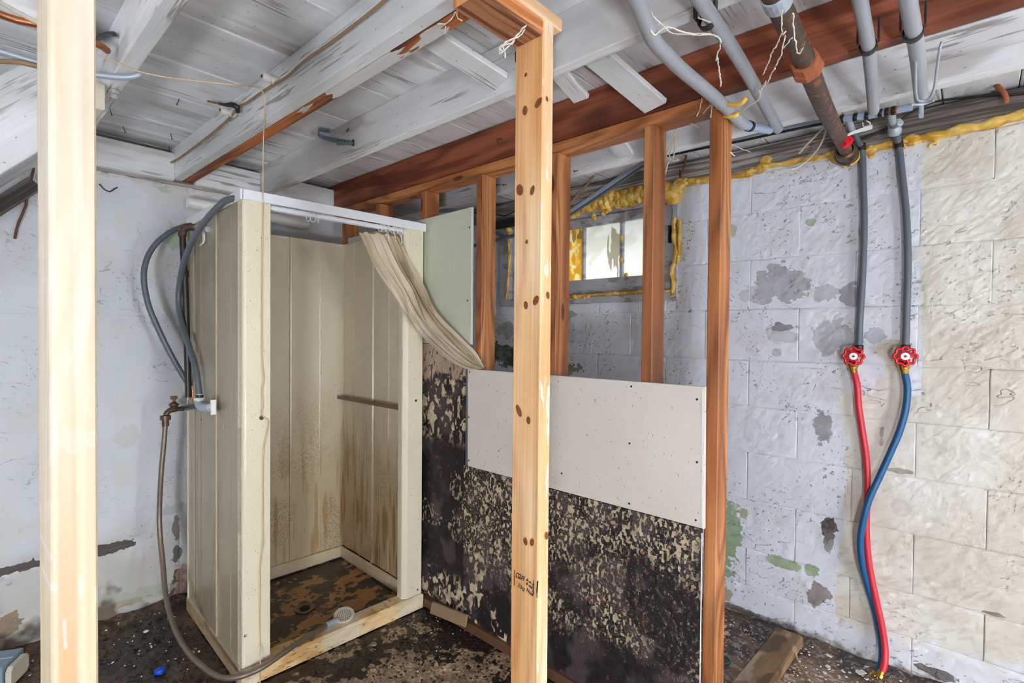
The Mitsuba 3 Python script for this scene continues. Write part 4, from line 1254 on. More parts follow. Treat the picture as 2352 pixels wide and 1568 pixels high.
t = thing('grey_tube', 'grey plastic tube arching from behind the shower rail down to the galvanised valve', 'tube')
obj(t, 'tube', tube([(0.7651, 2.0787, 1.8594), (0.7250, 2.1234, 1.8539), (0.7164, 2.2235, 1.8332), (0.7138, 2.3948, 1.7855), (0.7160, 2.5629, 1.7130), (0.7219, 2.6969, 1.6085), (0.7239, 2.7446, 1.4908), (0.7212, 2.6828, 1.3790), (0.7179, 2.5591, 1.2728), (0.7173, 2.4752, 1.1814), (0.7208, 2.4426, 1.0752)], 0.0125, 14, 0.02), 'm_grey_tube', smooth=True)
bnd = np.array((0.7208, 2.4426, 1.0752))
obj(t, 'clamp', MB().lathe(bnd - Zup * 0.012, (0, 0, 1), [(0.0125, 0), (0.0145, 0), (0.0145, 0.016), (0.0125, 0.016)], 14), 'm_black')
t = thing('grey_tube', 'darker grey tube bowed out over the left wall behind the black pipe', 'tube')
obj(t, 'tube', tube([(0.7715, 2.8000, 1.8532), (0.7071, 2.8000, 1.8142), (0.6351, 2.8000, 1.7275), (0.6012, 2.7900, 1.6237), (0.6102, 2.7800, 1.4860), (0.6476, 2.7700, 1.3642), (0.6979, 2.7600, 1.2376), (0.7426, 2.7500, 1.1407), (0.7775, 2.7400, 1.0712)], 0.0120, 14, 0.02), 'm_grey_tube', smooth=True)
t = thing('shower_valve', 'galvanised elbow valve with a white handle against the shower wall', 'valve')
vb = np.array((0.7208, 2.4427, 1.0380))
vh = np.array((0.7191, 2.2879, 1.0429))
obj(t, 'body', tube([vb + Zup * 0.020, vb + Zup * 0.004, vb + (vh - vb) * 0.25 - Zup * 0.010, vb + (vh - vb) * 0.62 - Zup * 0.008, vh - Zup * 0.002], 0.018, 16, 0.006, radii=None), 'm_galv', smooth=True)
obj(t, 'nut', MB().lathe(vb + Zup * 0.016, (0, 0, 1), [(0.013, 0), (0.020, 0.001), (0.020, 0.012), (0.014, 0.013), (0.013, 0.028)], 8), 'm_white_plastic', label='white thread collar')
hd = unit(vh - vb)
obj(t, 'stem', MB().lathe(vh - hd * 0.004, hd, [(0.012, 0), (0.012, 0.012), (0.008, 0.013), (0.008, 0.024)], 12), 'm_porcelain')
w1 = MB()
w1.board(vh + hd * 0.022 - Zup * 0.030, Zup, 0.060, hd, 0.010, np.cross(hd, Zup), 0.020, ch=0.003)
w1.board(vh + hd * 0.012 + Zup * 0.022, hd, 0.012, Zup, 0.012, np.cross(hd, Zup), 0.018, ch=0.002)
obj(t, 'handle', w1, 'm_white_plastic', label='white lever handle')
obj(t, 'nipple', tube([vb - hd * 0.004 - Zup * 0.006, np.array((0.7418, 2.7150, 0.9927))], 0.012, 12, 0.01), 'm_black_pipe', smooth=True)
t = thing('old_tap', 'old brown brass tap with a key handle on the left of the galvanised valve', 'tap')
tp = [(0.7453, 2.7150, 0.9924), (0.7286, 2.7120, 0.9904), (0.7049, 2.7080, 0.9912), (0.6834, 2.7040, 0.9899), (0.6674, 2.7010, 0.9801), (0.6621, 2.7000, 0.9689)]
obj(t, 'spout', MB().tube(curve(tp, 0.006), 0.011, 14, radii=np.interp(np.linspace(0, 1, len(curve(tp, 0.006))), [0, 0.15, 0.3, 0.5, 0.75, 1], [0.013, 0.012, 0.010, 0.014, 0.012, 0.012])), 'm_old_brass', smooth=True)
obj(t, 'union_nut', MB().lathe(np.array(tp[0]) + np.array([0.006, 0, 0]), unit(np.array(tp[1]) - np.array(tp[0])), [(0.012, 0), (0.0175, 0.001), (0.0175, 0.014), (0.012, 0.015)], 6), 'm_galv')
bn = np.array((0.6941, 2.7060, 0.9985))
obj(t, 'bonnet', MB().lathe(bn, unit([0.05, 0, 1]), [(0.013, 0.0), (0.015, 0.006), (0.020, 0.012), (0.019, 0.018), (0.010, 0.024), (0.006, 0.028), (0.005, 0.042), (0.0001, 0.042)], 14), 'm_old_brass')
obj(t, 'key', MB().board(bn + np.array([-0.012, 0, 0.046]), (1, 0, 0), 0.026, (0, 0, 1), 0.015, (0, 1, 0), 0.008, ch=0.003), 'm_old_brass')
obj(t, 'hose_nut', MB().lathe(np.array((0.6604, 2.7000, 0.9612)) - Zup * 0.008, (0, 0, 1), [(0.0105, -0.035), (0.014, -0.034), (0.014, -0.006), (0.021, -0.005), (0.021, 0.014), (0.012, 0.015)], 14), 'm_old_brass')
t = thing('pipe_fitting', 'small corroded copper fitting behind the black pipe above the tap', 'fitting')
obj(t, None, tube([(0.7718, 2.7200, 1.0917), (0.7754, 2.7200, 1.0525), (0.7700, 2.7200, 1.0263)], 0.010, 10, 0.01), 'm_copper', smooth=True)

# ------------------------------------------------------------------ the cellar window
struct('window_1', 'cellar window, grey painted sash of small panes sealed with yellow foam')
GX = 2.604
py = [1.245, 1.490, 1.514, 1.752, 1.775, 2.010, 2.034, 2.272]
obj('window_1', 'rail', MB().box(GX - 0.018, GX + 0.016, 1.183, 2.335, 1.578, 1.680, axis='y', n=4, seed=101), 'm_window_paint')
obj('window_1', 'rail', MB().box(GX - 0.018, GX + 0.016, 1.183, 2.335, 1.997, 2.050, axis='y', n=4, seed=102), 'm_window_paint')
obj('window_1', 'stile', MB().box(GX - 0.017, GX + 0.016, 1.183, 1.245, 1.680, 1.997, axis='z', seed=103), 'm_window_paint')
obj('window_1', 'stile', MB().box(GX - 0.017, GX + 0.016, 2.272, 2.335, 1.680, 1.997, axis='z', seed=104), 'm_window_paint')
for a_, b_ in ((1.490, 1.514), (1.752, 1.775), (2.010, 2.034)):
    obj('window_1', 'glazing_bar', MB().box(GX - 0.014, GX + 0.014, a_, b_, 1.680, 1.997, axis='z', ch=0.005, seed=105), 'm_window_paint')
for k in range(4):
    a_, b_ = py[2 * k] - 0.003, py[2 * k + 1] + 0.003
    obj('window_1', 'pane', MB().grid(np.array([[[GX + 0.004, a_, 1.677], [GX + 0.004, a_, 2.0]], [[GX + 0.004, b_, 1.677], [GX + 0.004, b_, 2.0]]])), 'm_pane', label=('pale painted-over pane nearest the free stud', 'white glowing pane with a grey brushed streak', 'yellow streaked pane', 'painted-over pane behind the bare post')[k])
obj('window_1', 'casing', MB().box(XR - 0.010, XR + 0.05, 1.150, 1.181, 1.535, 2.10, axis='z', n=3, seed=110), 'm_window_paint')
obj('window_1', 'casing', MB().box(XR - 0.010, XR + 0.05, 2.337, 2.428, 1.535, 2.10, axis='z', n=3, seed=111), 'm_window_paint')
obj('window_1', 'sill', MB().box(XR - 0.014, XR + 0.06, 1.182, 2.336, 1.533, 1.574, axis='y', n=4, seed=112), 'm_window_paint')
obj('window_1', 'head', MB().box(XR - 0.004, XR + 0.05, 1.182, 2.336, 2.054, 2.10, axis='y', n=4, seed=113), 'm_window_paint')
obj('window_1', 'latch_plate', MB().box(XR - 0.002, XR + 0.020, 1.196, 1.206, 1.84, 1.93, axis='z'), 'm_hole')
for q_ in ((GX - 0.014, 1.5, 1.90), (GX - 0.014, 1.502, 1.775), (GX - 0.010, 1.47, 1.684)):
    obj('window_1', 'foam_drop', blob(q_, 0.013, 5, 0.3, sub=2, sq=(0.7, 0.9, 1.3)), 'm_foam', smooth=True)


def foam_bead(t, pts, r, seed, lump=0.45, step=0.012, sub=None):
    c = curve(pts, step)
    s = np.concatenate([[0], np.cumsum(np.linalg.norm(np.diff(c, axis=0), axis=1))])
    ang = np.arange(14) / 14.0
    qq = np.stack([np.repeat(s[:, None], 14, 1) * 26, np.cos(ang * 2 * np.pi)[None] * 1.2 + 0 * s[:, None], np.sin(ang * 2 * np.pi)[None] * 1.2 + seed + 0 * s[:, None]], -1)
    rad = r * (1 + lump * 2.2 * (meshkit.fbm(qq, 3, seed) - 0.5) + 0.18 * np.sin(s * 75)[:, None])
    obj(t, 'bead' if sub is None else sub, MB().tube(c, r, 14, radii=rad), 'm_foam', smooth=True)


t = thing('foam_bead', 'long lumpy bead of yellow expanding foam along the top of the right-hand wall', 'foam')
foam_bead(t, [(XR - 0.003, -0.9, 2.128), (2.5620, -0.1224, 2.1427), (2.5620, -0.0301, 2.1321), (2.5620, 0.0789, 2.1283), (2.5620, 0.1833, 2.1259), (2.5620, 0.2174, 2.1240)], 0.017, 3)
foam_bead(t, [(2.5620, 0.2453, 2.1255), (2.5620, 0.2955, 2.1288), (2.5620, 0.3397, 2.1249)], 0.014, 4)
foam_bead(t, [(2.5620, 0.4402, 2.1335), (2.5620, 0.5471, 2.1351), (2.5620, 0.6522, 2.1367), (2.5620, 0.7261, 2.1426)], 0.012, 5)
foam_bead(t, [(2.5600, 0.7256, 2.1460), (2.5620, 0.7737, 2.1282), (2.5620, 0.8426, 2.1216), (2.5620, 0.9123, 2.1292), (2.5620, 1.0110, 2.1336), (2.5620, 1.1103, 2.1395)], 0.016, 6)
fm = MB()
for q_, r_ in (((2.5580, 0.7254, 2.1656), 0.024), ((2.5550, 0.7335, 2.1384), 0.020), ((2.5560, 0.8009, 2.1200), 0.021), ((2.5560, 0.7855, 2.1292), 0.018), ((2.5560, 1.0530, 2.1338), 0.016), ((2.5560, 0.1937, 2.1268), 0.026), ((2.5560, 0.2237, 2.1134), 0.020), ((2.5560, 0.3314, 2.1195), 0.020), ((2.5560, 0.3208, 2.1046), 0.012)):
    obj(t, 'lump', blob(q_, r_, int(r_ * 999), 0.3, sq=(0.7, 1.1, 0.9)), 'm_foam', smooth=True)
t = thing('foam_collar', 'yellow foam squeezed out round the foot of the black drain pipe', 'foam')
foam_bead(t, [(2.5550, 0.4598, 2.1362), (2.5450, 0.4480, 2.1049), (2.5350, 0.4239, 2.0824), (2.5300, 0.4042, 2.0714)], 0.014, 8)
foam_bead(t, [(2.5550, 0.3631, 2.1393), (2.5450, 0.3672, 2.1051), (2.5350, 0.3776, 2.0814), (2.5300, 0.3951, 2.0749)], 0.016, 9)
t = thing('foam_drip', 'small yellow foam drip on the wall between the two grey risers', 'foam')
obj(t, None, blob((2.5600, 0.3242, 2.1047), 0.012, 3, 0.3, sub=2, sq=(0.5, 0.8, 1.8)), 'm_foam', smooth=True)
t = thing('foam_drip', 'curl of yellow foam stuck on the cream wall right of the grey risers', 'foam')
obj(t, None, tube([(2.5580, 0.1371, 2.0866), (2.5550, 0.1319, 2.0963), (2.5550, 0.1216, 2.0988), (2.5580, 0.1126, 2.0924)], 0.0055, 8, 0.006), 'm_foam', smooth=True)

t = thing('window_foam', 'thick bulging roll of yellow foam over the window head', 'foam')
fm = MB()
for q_, r_, sq in (((2.5600, 1.8841, 2.0894), 0.030, (0.7, 1.2, 0.8)), ((2.5560, 1.8288, 2.0910), 0.038, (0.7, 1.1, 0.8)), ((2.5560, 1.7840, 2.0946), 0.040, (0.7, 1.0, 0.9)), ((2.5500, 1.7052, 2.1122), 0.050, (0.7, 1.2, 0.85)), ((2.5480, 1.6494, 2.1079), 0.050, (0.7, 0.9, 0.95)), ((2.5480, 1.6051, 2.1108), 0.048, (0.7, 0.55, 1.1)),
                   ((2.5480, 1.5701, 2.1050), 0.052, (0.7, 0.6, 1.05)), ((2.5480, 1.5330, 2.1088), 0.048, (0.7, 0.55, 1.0)), ((2.5480, 1.4937, 2.1120), 0.050, (0.7, 0.6, 1.0)), ((2.5460, 1.4540, 2.1122), 0.052, (0.7, 0.6, 1.0)), ((2.5460, 1.4161, 2.1153), 0.050, (0.7, 0.6, 1.0)), ((2.5500, 1.3758, 2.1163), 0.045, (0.7, 0.7, 1.0)), ((2.5500, 1.3341, 2.1185), 0.042, (0.7, 0.7, 1.0)), ((2.5500, 1.2932, 2.1182), 0.042, (0.7, 0.8, 1.0)),
                   ((2.5520, 1.6631, 2.0421), 0.022, (0.7, 0.8, 1.1)), ((2.5520, 1.5923, 2.0618), 0.022, (0.7, 0.8, 1.2)), ((2.5600, 1.9376, 2.0757), 0.022, (0.7, 1.4, 0.7))):
    kk = int(q_[1] * 9000)
    rq = random.Random(kk)
    fm.mesh(blob(np.array(q_) + [0, rq.gauss(0, 0.004), rq.gauss(0, 0.006)], r_ * rq.uniform(0.85, 1.12), kk, 0.34, sq=sq))
    fm.mesh(blob(np.array(q_) + [-0.01, rq.gauss(0, 0.014), rq.gauss(-0.008, 0.014)], r_ * rq.uniform(0.45, 0.7), kk + 3, 0.4, sq=(0.8, 1.0, 1.0)))
obj(t, None, fm, 'm_foam', smooth=True)
t = thing('window_foam', 'bunched clump of yellow foam at the window head between the two right-hand studs', 'foam')
fm = MB()
for q_, r_ in (((2.5550, 1.2502, 2.0954), 0.035), ((2.5520, 1.2194, 2.1078), 0.040), ((2.5450, 1.1819, 2.0769), 0.042), ((2.5480, 1.1598, 2.1007), 0.042), ((2.5500, 1.1422, 2.1272), 0.036), ((2.5480, 1.1687, 2.0571), 0.030), ((2.5560, 1.1170, 2.1395), 0.022), ((2.5560, 1.2070, 2.1293), 0.03)):
    fm.mesh(blob(q_, r_, int(q_[1] * 800), 0.25, sq=(0.7, 1.0, 1.0)))
obj(t, None, fm, 'm_foam', smooth=True)
t = thing('window_foam', 'thin runs of yellow foam down the right side and sill of the window', 'foam')
foam_bead(t, [(2.5480, 1.1650, 1.9614), (2.5480, 1.1661, 1.8710), (2.5480, 1.1556, 1.8019), (2.5480, 1.1618, 1.7345), (2.5480, 1.1778, 1.6858), (2.5480, 1.1673, 1.6214), (2.5480, 1.1738, 1.5716)], 0.011, 12, 0.6)
foam_bead(t, [(2.5500, 1.1373, 1.9465), (2.5500, 1.1385, 1.8679), (2.5500, 1.1398, 1.7892), (2.5500, 1.1459, 1.7220)], 0.010, 13, 0.6)
foam_bead(t, [(2.5480, 1.1740, 1.5808), (2.5460, 1.2166, 1.5804), (2.5460, 1.2787, 1.5811), (2.5460, 1.4089, 1.5826), (2.5460, 1.5477, 1.5817), (2.5460, 1.6958, 1.5808), (2.5460, 1.8217, 1.5784), (2.5460, 1.9345, 1.5831)], 0.008, 14, 0.8)
fm = MB()
for q_, r_ in (((2.5450, 1.7888, 1.5743), 0.019), ((2.5450, 1.6951, 1.5755), 0.013), ((2.5450, 1.2432, 1.5770), 0.015), ((2.5450, 1.7196, 1.5662), 0.010), ((2.5460, 1.1727, 1.5532), 0.010), ((2.5450, 1.5130, 1.5850), 0.010)):
    obj(t, 'lump', blob(q_, r_, int(q_[1] * 700), 0.3, sub=2, sq=(0.7, 1.1, 0.9)), 'm_foam', smooth=True)
t = thing('window_foam', 'thin run of yellow foam down the left side of the window', 'foam')
foam_bead(t, [(2.5520, 2.3508, 2.0520), (2.5520, 2.3417, 1.9568), (2.5520, 2.3331, 1.8972), (2.5520, 2.3357, 1.7799), (2.5520, 2.3467, 1.6923), (2.5520, 2.3575, 1.5807)], 0.009, 15, 0.6)
obj(t, 'lump', blob((2.5480, 2.3391, 2.0499), 0.022, 8, 0.3, sub=2), 'm_foam', smooth=True)

# ------------------------------------------------------------------ pipes under the joists on the right
def pipe(name, label, pts, r, mat, cat='pipe', n=16, step=0.03, part='tube'):
    t = thing(name, label, cat)
    obj(t, part, tube(pts, r, n, step), mat, smooth=True)
    return t


ZP = 2.070
p1 = pipe('grey_pipe', 'grey plastic pipe that curves, farthest left of the four under the joists', [(0.72, 0.50, 2.072), (0.9783, 0.5374, 2.0550), (1.0932, 0.5571, 2.0300), (1.1859, 0.5633, 2.0300), (1.2724, 0.5647, 2.0300), (1.4697, 0.5583, 2.0300), (1.7157, 0.5600, 2.0300)], 0.0175, 'm_grey_pvc')
p2 = pipe('grey_pipe', 'straight grey plastic pipe crossing beside the curved one, second from the left', [(0.75, 0.425, 2.076), (1.0920, 0.4478, 2.0720), (1.3892, 0.4613, 2.0650), (1.9160, 0.5073, 2.0600)], 0.0165, 'm_grey_pvc')
p3 = pipe('grey_pipe', 'straight grey plastic pipe just right of the black drain pipe', [(0.9, 0.165, 2.076), (1.3174, 0.1914, 2.0720), (1.5345, 0.2030, 2.0650), (1.9560, 0.2420, 2.0600)], 0.0152, 'm_grey_pvc')
p4 = pipe('grey_pipe', 'straight grey plastic pipe nearest the right edge, held by a wire stirrup', [(0.9, 0.112, 2.078), (1.3845, 0.1150, 2.0720), (1.6117, 0.1147, 2.0650), (1.9476, 0.1249, 2.0600)], 0.0170, 'm_grey_pvc')
drain_t = thing('drain_pipe', 'black iron drain pipe with a rusty collar, running down into the right-hand wall', 'pipe')
dpts = [(0.85, 0.288, 2.078), (1.1810, 0.3185, 2.0600), (1.4320, 0.3241, 2.0450), (1.7275, 0.3374, 2.0300), (2.4000, 0.3935, 2.1090), (2.5300, 0.4017, 2.1053)]
obj(drain_t, 'pipe', tube(dpts, 0.0240, 18, 0.03), 'm_iron', smooth=True)
ca, cb = np.array((1.4487, 0.3267, 2.0440)), np.array((1.5037, 0.3287, 2.0420))
cd = unit(cb - ca)
obj(drain_t, 'collar', MB().lathe((ca + cb) / 2 - cd * 0.03, cd, [(0.0241, 0), (0.032, 0.002), (0.034, 0.012), (0.034, 0.022), (0.030, 0.027), (0.037, 0.032), (0.038, 0.054), (0.032, 0.060), (0.0241, 0.061)], 8), 'm_pink_rust', label='rusty brown collar')
ga = np.array((1.1846, 0.3186, 2.0600))
obj(drain_t, 'band', MB().lathe(ga, unit(np.array(dpts[2]) - np.array(dpts[1])), [(0.0245, -0.03), (0.028, -0.028), (0.028, 0.012), (0.0245, 0.014)], 18), 'm_galv', label='shiny metal band')
ea_, eb_ = np.array((2.4600, 0.3985, 2.1127)), np.array((2.5300, 0.4017, 2.1053))
obj(drain_t, 'hub', MB().lathe(ea_, unit(eb_ - ea_), [(0.029, 0), (0.038, 0.004), (0.039, 0.05), (0.043, 0.055), (0.043, 0.07), (0.036, 0.08), (0.032, 0.12)], 20), 'm_old_brass', label='dull hub at the wall')
rc = np.array((2.2500, 0.3594, 2.0738))
obj(drain_t, 'red_plug', MB().lathe(rc, unit([-0.7, -0.55, 0.2]), [(0.0001, -0.02), (0.017, -0.02), (0.0195, 0.0), (0.018, 0.014), (0.008, 0.015), (0.007, 0.010), (0.0001, 0.010)], 6), 'm_red_cap', label='bright red six-sided plug')
t = thing('tie_strap', 'white plastic strap tail sticking out to the right of the red plug', 'strap')
sp0, sp1 = np.array((2.2500, 0.3747, 2.0840)), np.array((2.2800, 0.2850, 2.1198))
sm = MB()
c_ = curve([sp0, sp0 + (sp1 - sp0) * 0.25 + Zup * 0.010, sp1], 0.02)
wv_ = np.linspace(0.5, 1, len(c_))[:, None]
sm.grid(np.stack([c_ - Zup * 0.008 * wv_, c_ + Zup * 0.008 * wv_], 1))
sm.grid(np.stack([c_ + Zup * 0.008 * wv_ + [0.0015, 0.001, 0], c_ - Zup * 0.008 * wv_ + [0.0015, 0.001, 0]], 1))
obj(t, None, sm, 'm_white_plastic')


def collar_on(t, p, d, r0, r1, w, mat, name='clamp', label=None):
    d = unit(d)
    return obj(t, name, MB().lathe(np.asarray(p) - d * w / 2, d, [(r0, 0), (r1, 0.001), (r1, w - 0.001), (r0, w)], 18), mat, smooth=30, label=label)


def bracket(t, p, d, r, nm='strap'):
    d = unit(d)
    side = unit(np.cross(d, Zup))
    m = MB()
    m.lathe(np.asarray(p) - d * 0.009, d, [(r + 0.0005, 0), (r + 0.004, 0.001), (r + 0.004, 0.017), (r + 0.0005, 0.018)], 18)
    for sg in (-1, 1):
        m.board(np.asarray(p) + side * sg * (r + 0.006) - d * 0.012 + Zup * 0.004, Zup, 0.050, d, 0.020, side, 0.004, ch=0.001)
    obj(t, nm, m, 'm_black', label='black strap' if COUNT.get(t + '__' + nm, -1) < 0 else None)


bracket(p2, (1.1684, 0.4622, 2.0690), np.array((1.3892, 0.4613, 2.0650)) - np.array((1.0920, 0.4478, 2.0720)), 0.0165)
bracket(p3, (1.5292, 0.2032, 2.0650), np.array((1.9560, 0.2420, 2.0600)) - np.array((1.3174, 0.1914, 2.0720)), 0.0152)
bracket(p4, (1.5323, 0.1161, 2.0670), np.array((1.9476, 0.1249, 2.0600)) - np.array((1.3845, 0.1150, 2.0720)), 0.0170)

t = thing('manifold_pipe', 'pale blue-grey plastic pipe with black clamps running along under the far joist', 'pipe')
man = [(2.1900, 0.1631, 2.1274), (2.1900, 0.2176, 2.1283), (2.1900, 0.2732, 2.1319), (2.1900, 0.3445, 2.1393), (2.1900, 0.4057, 2.1449), (2.1900, 0.4696, 2.1492), (2.1900, 0.5595, 2.1529), (2.2000, 0.6748, 2.1647), (2.2100, 0.7820, 2.1728), (2.2200, 0.9966, 2.1855), (2.2300, 1.1178, 2.1922)]
obj(t, 'tube', tube(man, 0.0125, 14, 0.03), 'm_pex', smooth=True)
dm = np.array(man[4]) - np.array(man[2])
for q_ in ((2.1900, 0.2152, 2.1291), (2.1900, 0.2334, 2.1298), (2.1900, 0.2910, 2.1322), (2.1900, 0.3247, 2.1369), (2.1900, 0.3660, 2.1420), (2.1900, 0.2519, 2.1305)):
    collar_on(t, q_, dm, 0.0125, 0.0150, 0.013, 'm_black')
for q_ in ((2.1900, 0.2249, 2.1303), (2.1900, 0.2080, 2.1285)):
    collar_on(t, q_, dm, 0.0125, 0.0142, 0.008, 'm_copper', 'ring')
for q0, q1 in (((2.1900, 0.3485, 2.1388), (2.3000, 0.3512, 2.1253)), ((2.1900, 0.2224, 2.1267), (2.3000, 0.2279, 2.1280))):
    obj(t, 'tee', tube([q0, q1], 0.0125, 14), 'm_grey_pvc', smooth=True)
t = thing('manifold_pipe', 'short pale blue plastic elbow joining the curved grey pipe to the straight one', 'pipe')
q0, q1, q2 = (1.7157, 0.5600, 2.0300), (1.7656, 0.5528, 2.0350), (1.8788, 0.5233, 2.0500)
obj(t, 'tube', tube([q0, q1, q2], 0.0145, 14, 0.02), 'm_pex', smooth=True)
collar_on(t, q1, np.array(q2) - np.array(q1), 0.0145, 0.017, 0.014, 'm_black')
t = thing('manifold_pipe', 'dark flat blue-grey pipes slanting down across the window head behind the studs', 'pipe')
obj(t, 'tube', tube([(2.2500, 1.1278, 2.1956), (2.3400, 1.2984, 2.1873), (2.4200, 1.4788, 2.1617), (2.4800, 1.6737, 2.1188), (2.5200, 1.8972, 2.0576)], 0.0125, 12, 0.03), 'm_pex', smooth=True)
obj(t, 'tube', tube([(2.2500, 1.1276, 2.1833), (2.3500, 1.3037, 2.1732), (2.4300, 1.4847, 2.1437), (2.4900, 1.6802, 2.1018), (2.5300, 1.9045, 2.0443)], 0.0095, 12, 0.03), 'm_grey_tube', smooth=True)
obj(t, 'tube', tube([(2.5000, 2.2366, 1.9950), (2.5000, 2.3659, 1.9846), (2.4800, 2.4778, 1.9681), (2.4400, 2.5998, 1.9522)], 0.011, 12, 0.03), 'm_grey_tube', smooth=True)
obj(t, 'tube', tube([(2.5100, 2.3154, 1.9830), (2.5000, 2.3987, 2.0266), (2.4800, 2.4705, 2.0681), (2.4400, 2.5579, 2.1151)], 0.011, 12, 0.03), 'm_grey_tube', smooth=True)
t = thing('manifold_pipe', 'blue-grey pipe glimpsed between the stud tops above the shower rail', 'pipe')
obj(t, None, tube([(2.1000, 2.2398, 2.0864), (2.1000, 2.5644, 2.1313), (2.1000, 2.7919, 2.1635), (2.1000, 3.0942, 2.1946), (2.1000, 3.3749, 2.2143)], 0.013, 12, 0.03), 'm_pex', smooth=True)
t = thing('waste_pipe', 'white plastic waste pipe seen through the gap above the shower back wall', 'pipe')
obj(t, 'tube', tube([SH(0.02, 0.86, 1.985), SH(0.40, 0.86, 1.975), SH(0.62, 0.86, 1.968)], 0.028, 16, 0.05), 'm_white_plastic', smooth=True)
obj(t, 'bracket', MB().box(1.0, 1.02, 2.86, 2.968, 1.93, 2.03, axis='y'), 'm_black')

# stirrup, shut-off and risers on the right wall
t = thing('wire_stirrup', 'bent metal wire stirrup holding the rightmost grey pipe', 'hanger')
obj(t, 'wire', tube([(1.6391, 0.1179, 2.0450), (1.7311, 0.1236, 2.0320), (1.7978, 0.1269, 2.0220), (1.8495, 0.1224, 2.0180), (1.8572, 0.1094, 2.0180), (1.8474, 0.0976, 2.0220), (1.8173, 0.0890, 2.0350), (1.7408, 0.0807, 2.0500), (1.6661, 0.0722, 2.0700), (1.6636, 0.0690, 2.0850)], 0.0032, 8, 0.01), 'm_galv', smooth=True)
obj(t, 'wire', tube([(1.8108, 0.1388, 2.0000), (1.8193, 0.1222, 1.9980), (1.8299, 0.1086, 2.0000), (1.8219, 0.0895, 2.0000)], 0.0035, 8, 0.01), 'm_galv', smooth=True)
obj(t, 'screw_clamp', MB().box(1.905, 1.945, 0.118, 0.128, 2.000, 2.035, axis='z'), 'm_galv')

for side, (base, label) in enumerate((([(2.4000, 0.3621, 2.1562), (2.5000, 0.3647, 2.1529), (2.5380, 0.3546, 2.1326), (2.5400, 0.3451, 1.9843), (2.5400, 0.3392, 1.8043), (2.5400, 0.3418, 1.5893), (2.5400, 0.3480, 1.4093), (2.5380, 0.3491, 1.3080)], 'grey plastic riser down the wall to the red-hose valve'),
                                      ([(2.4000, 0.2365, 2.1615), (2.5000, 0.2360, 2.1501), (2.5400, 0.2306, 2.1141), (2.5400, 0.2177, 1.9944), (2.5400, 0.2012, 1.8201), (2.5400, 0.1943, 1.6481), (2.5400, 0.1943, 1.4767), (2.5380, 0.1955, 1.3116)], 'grey plastic riser down the wall to the blue-hose valve'))):
    t = thing('riser_pipe', label, 'pipe')
    obj(t, 'tube', tube(base, 0.0125, 14, 0.03), 'm_grey_tube', smooth=True)
    collar_on(t, base[2], np.array(base[3]) - np.array(base[2]), 0.0125, 0.016, 0.03, 'm_black', 'coupling', 'black coupling')
    if side == 1:
        c_ = np.array((2.4550, 0.2348, 2.1582))
        obj(t, 'shutoff', MB().lathe(c_ - unit([0.5, 0, -1]) * 0.03, unit([0.5, 0.05, -1]), [(0.013, 0), (0.022, 0.006), (0.024, 0.02), (0.020, 0.03), (0.024, 0.04), (0.022, 0.055), (0.014, 0.062)], 14), 'm_galv', smooth=40, label='dull metal shut-off cock')
        obj(t, 'shutoff_key', MB().lathe(c_, unit([-0.8, -0.5, 0.1]), [(0.012, 0.018), (0.012, 0.034), (0.006, 0.036), (0.0001, 0.034)], 12), 'm_galv')

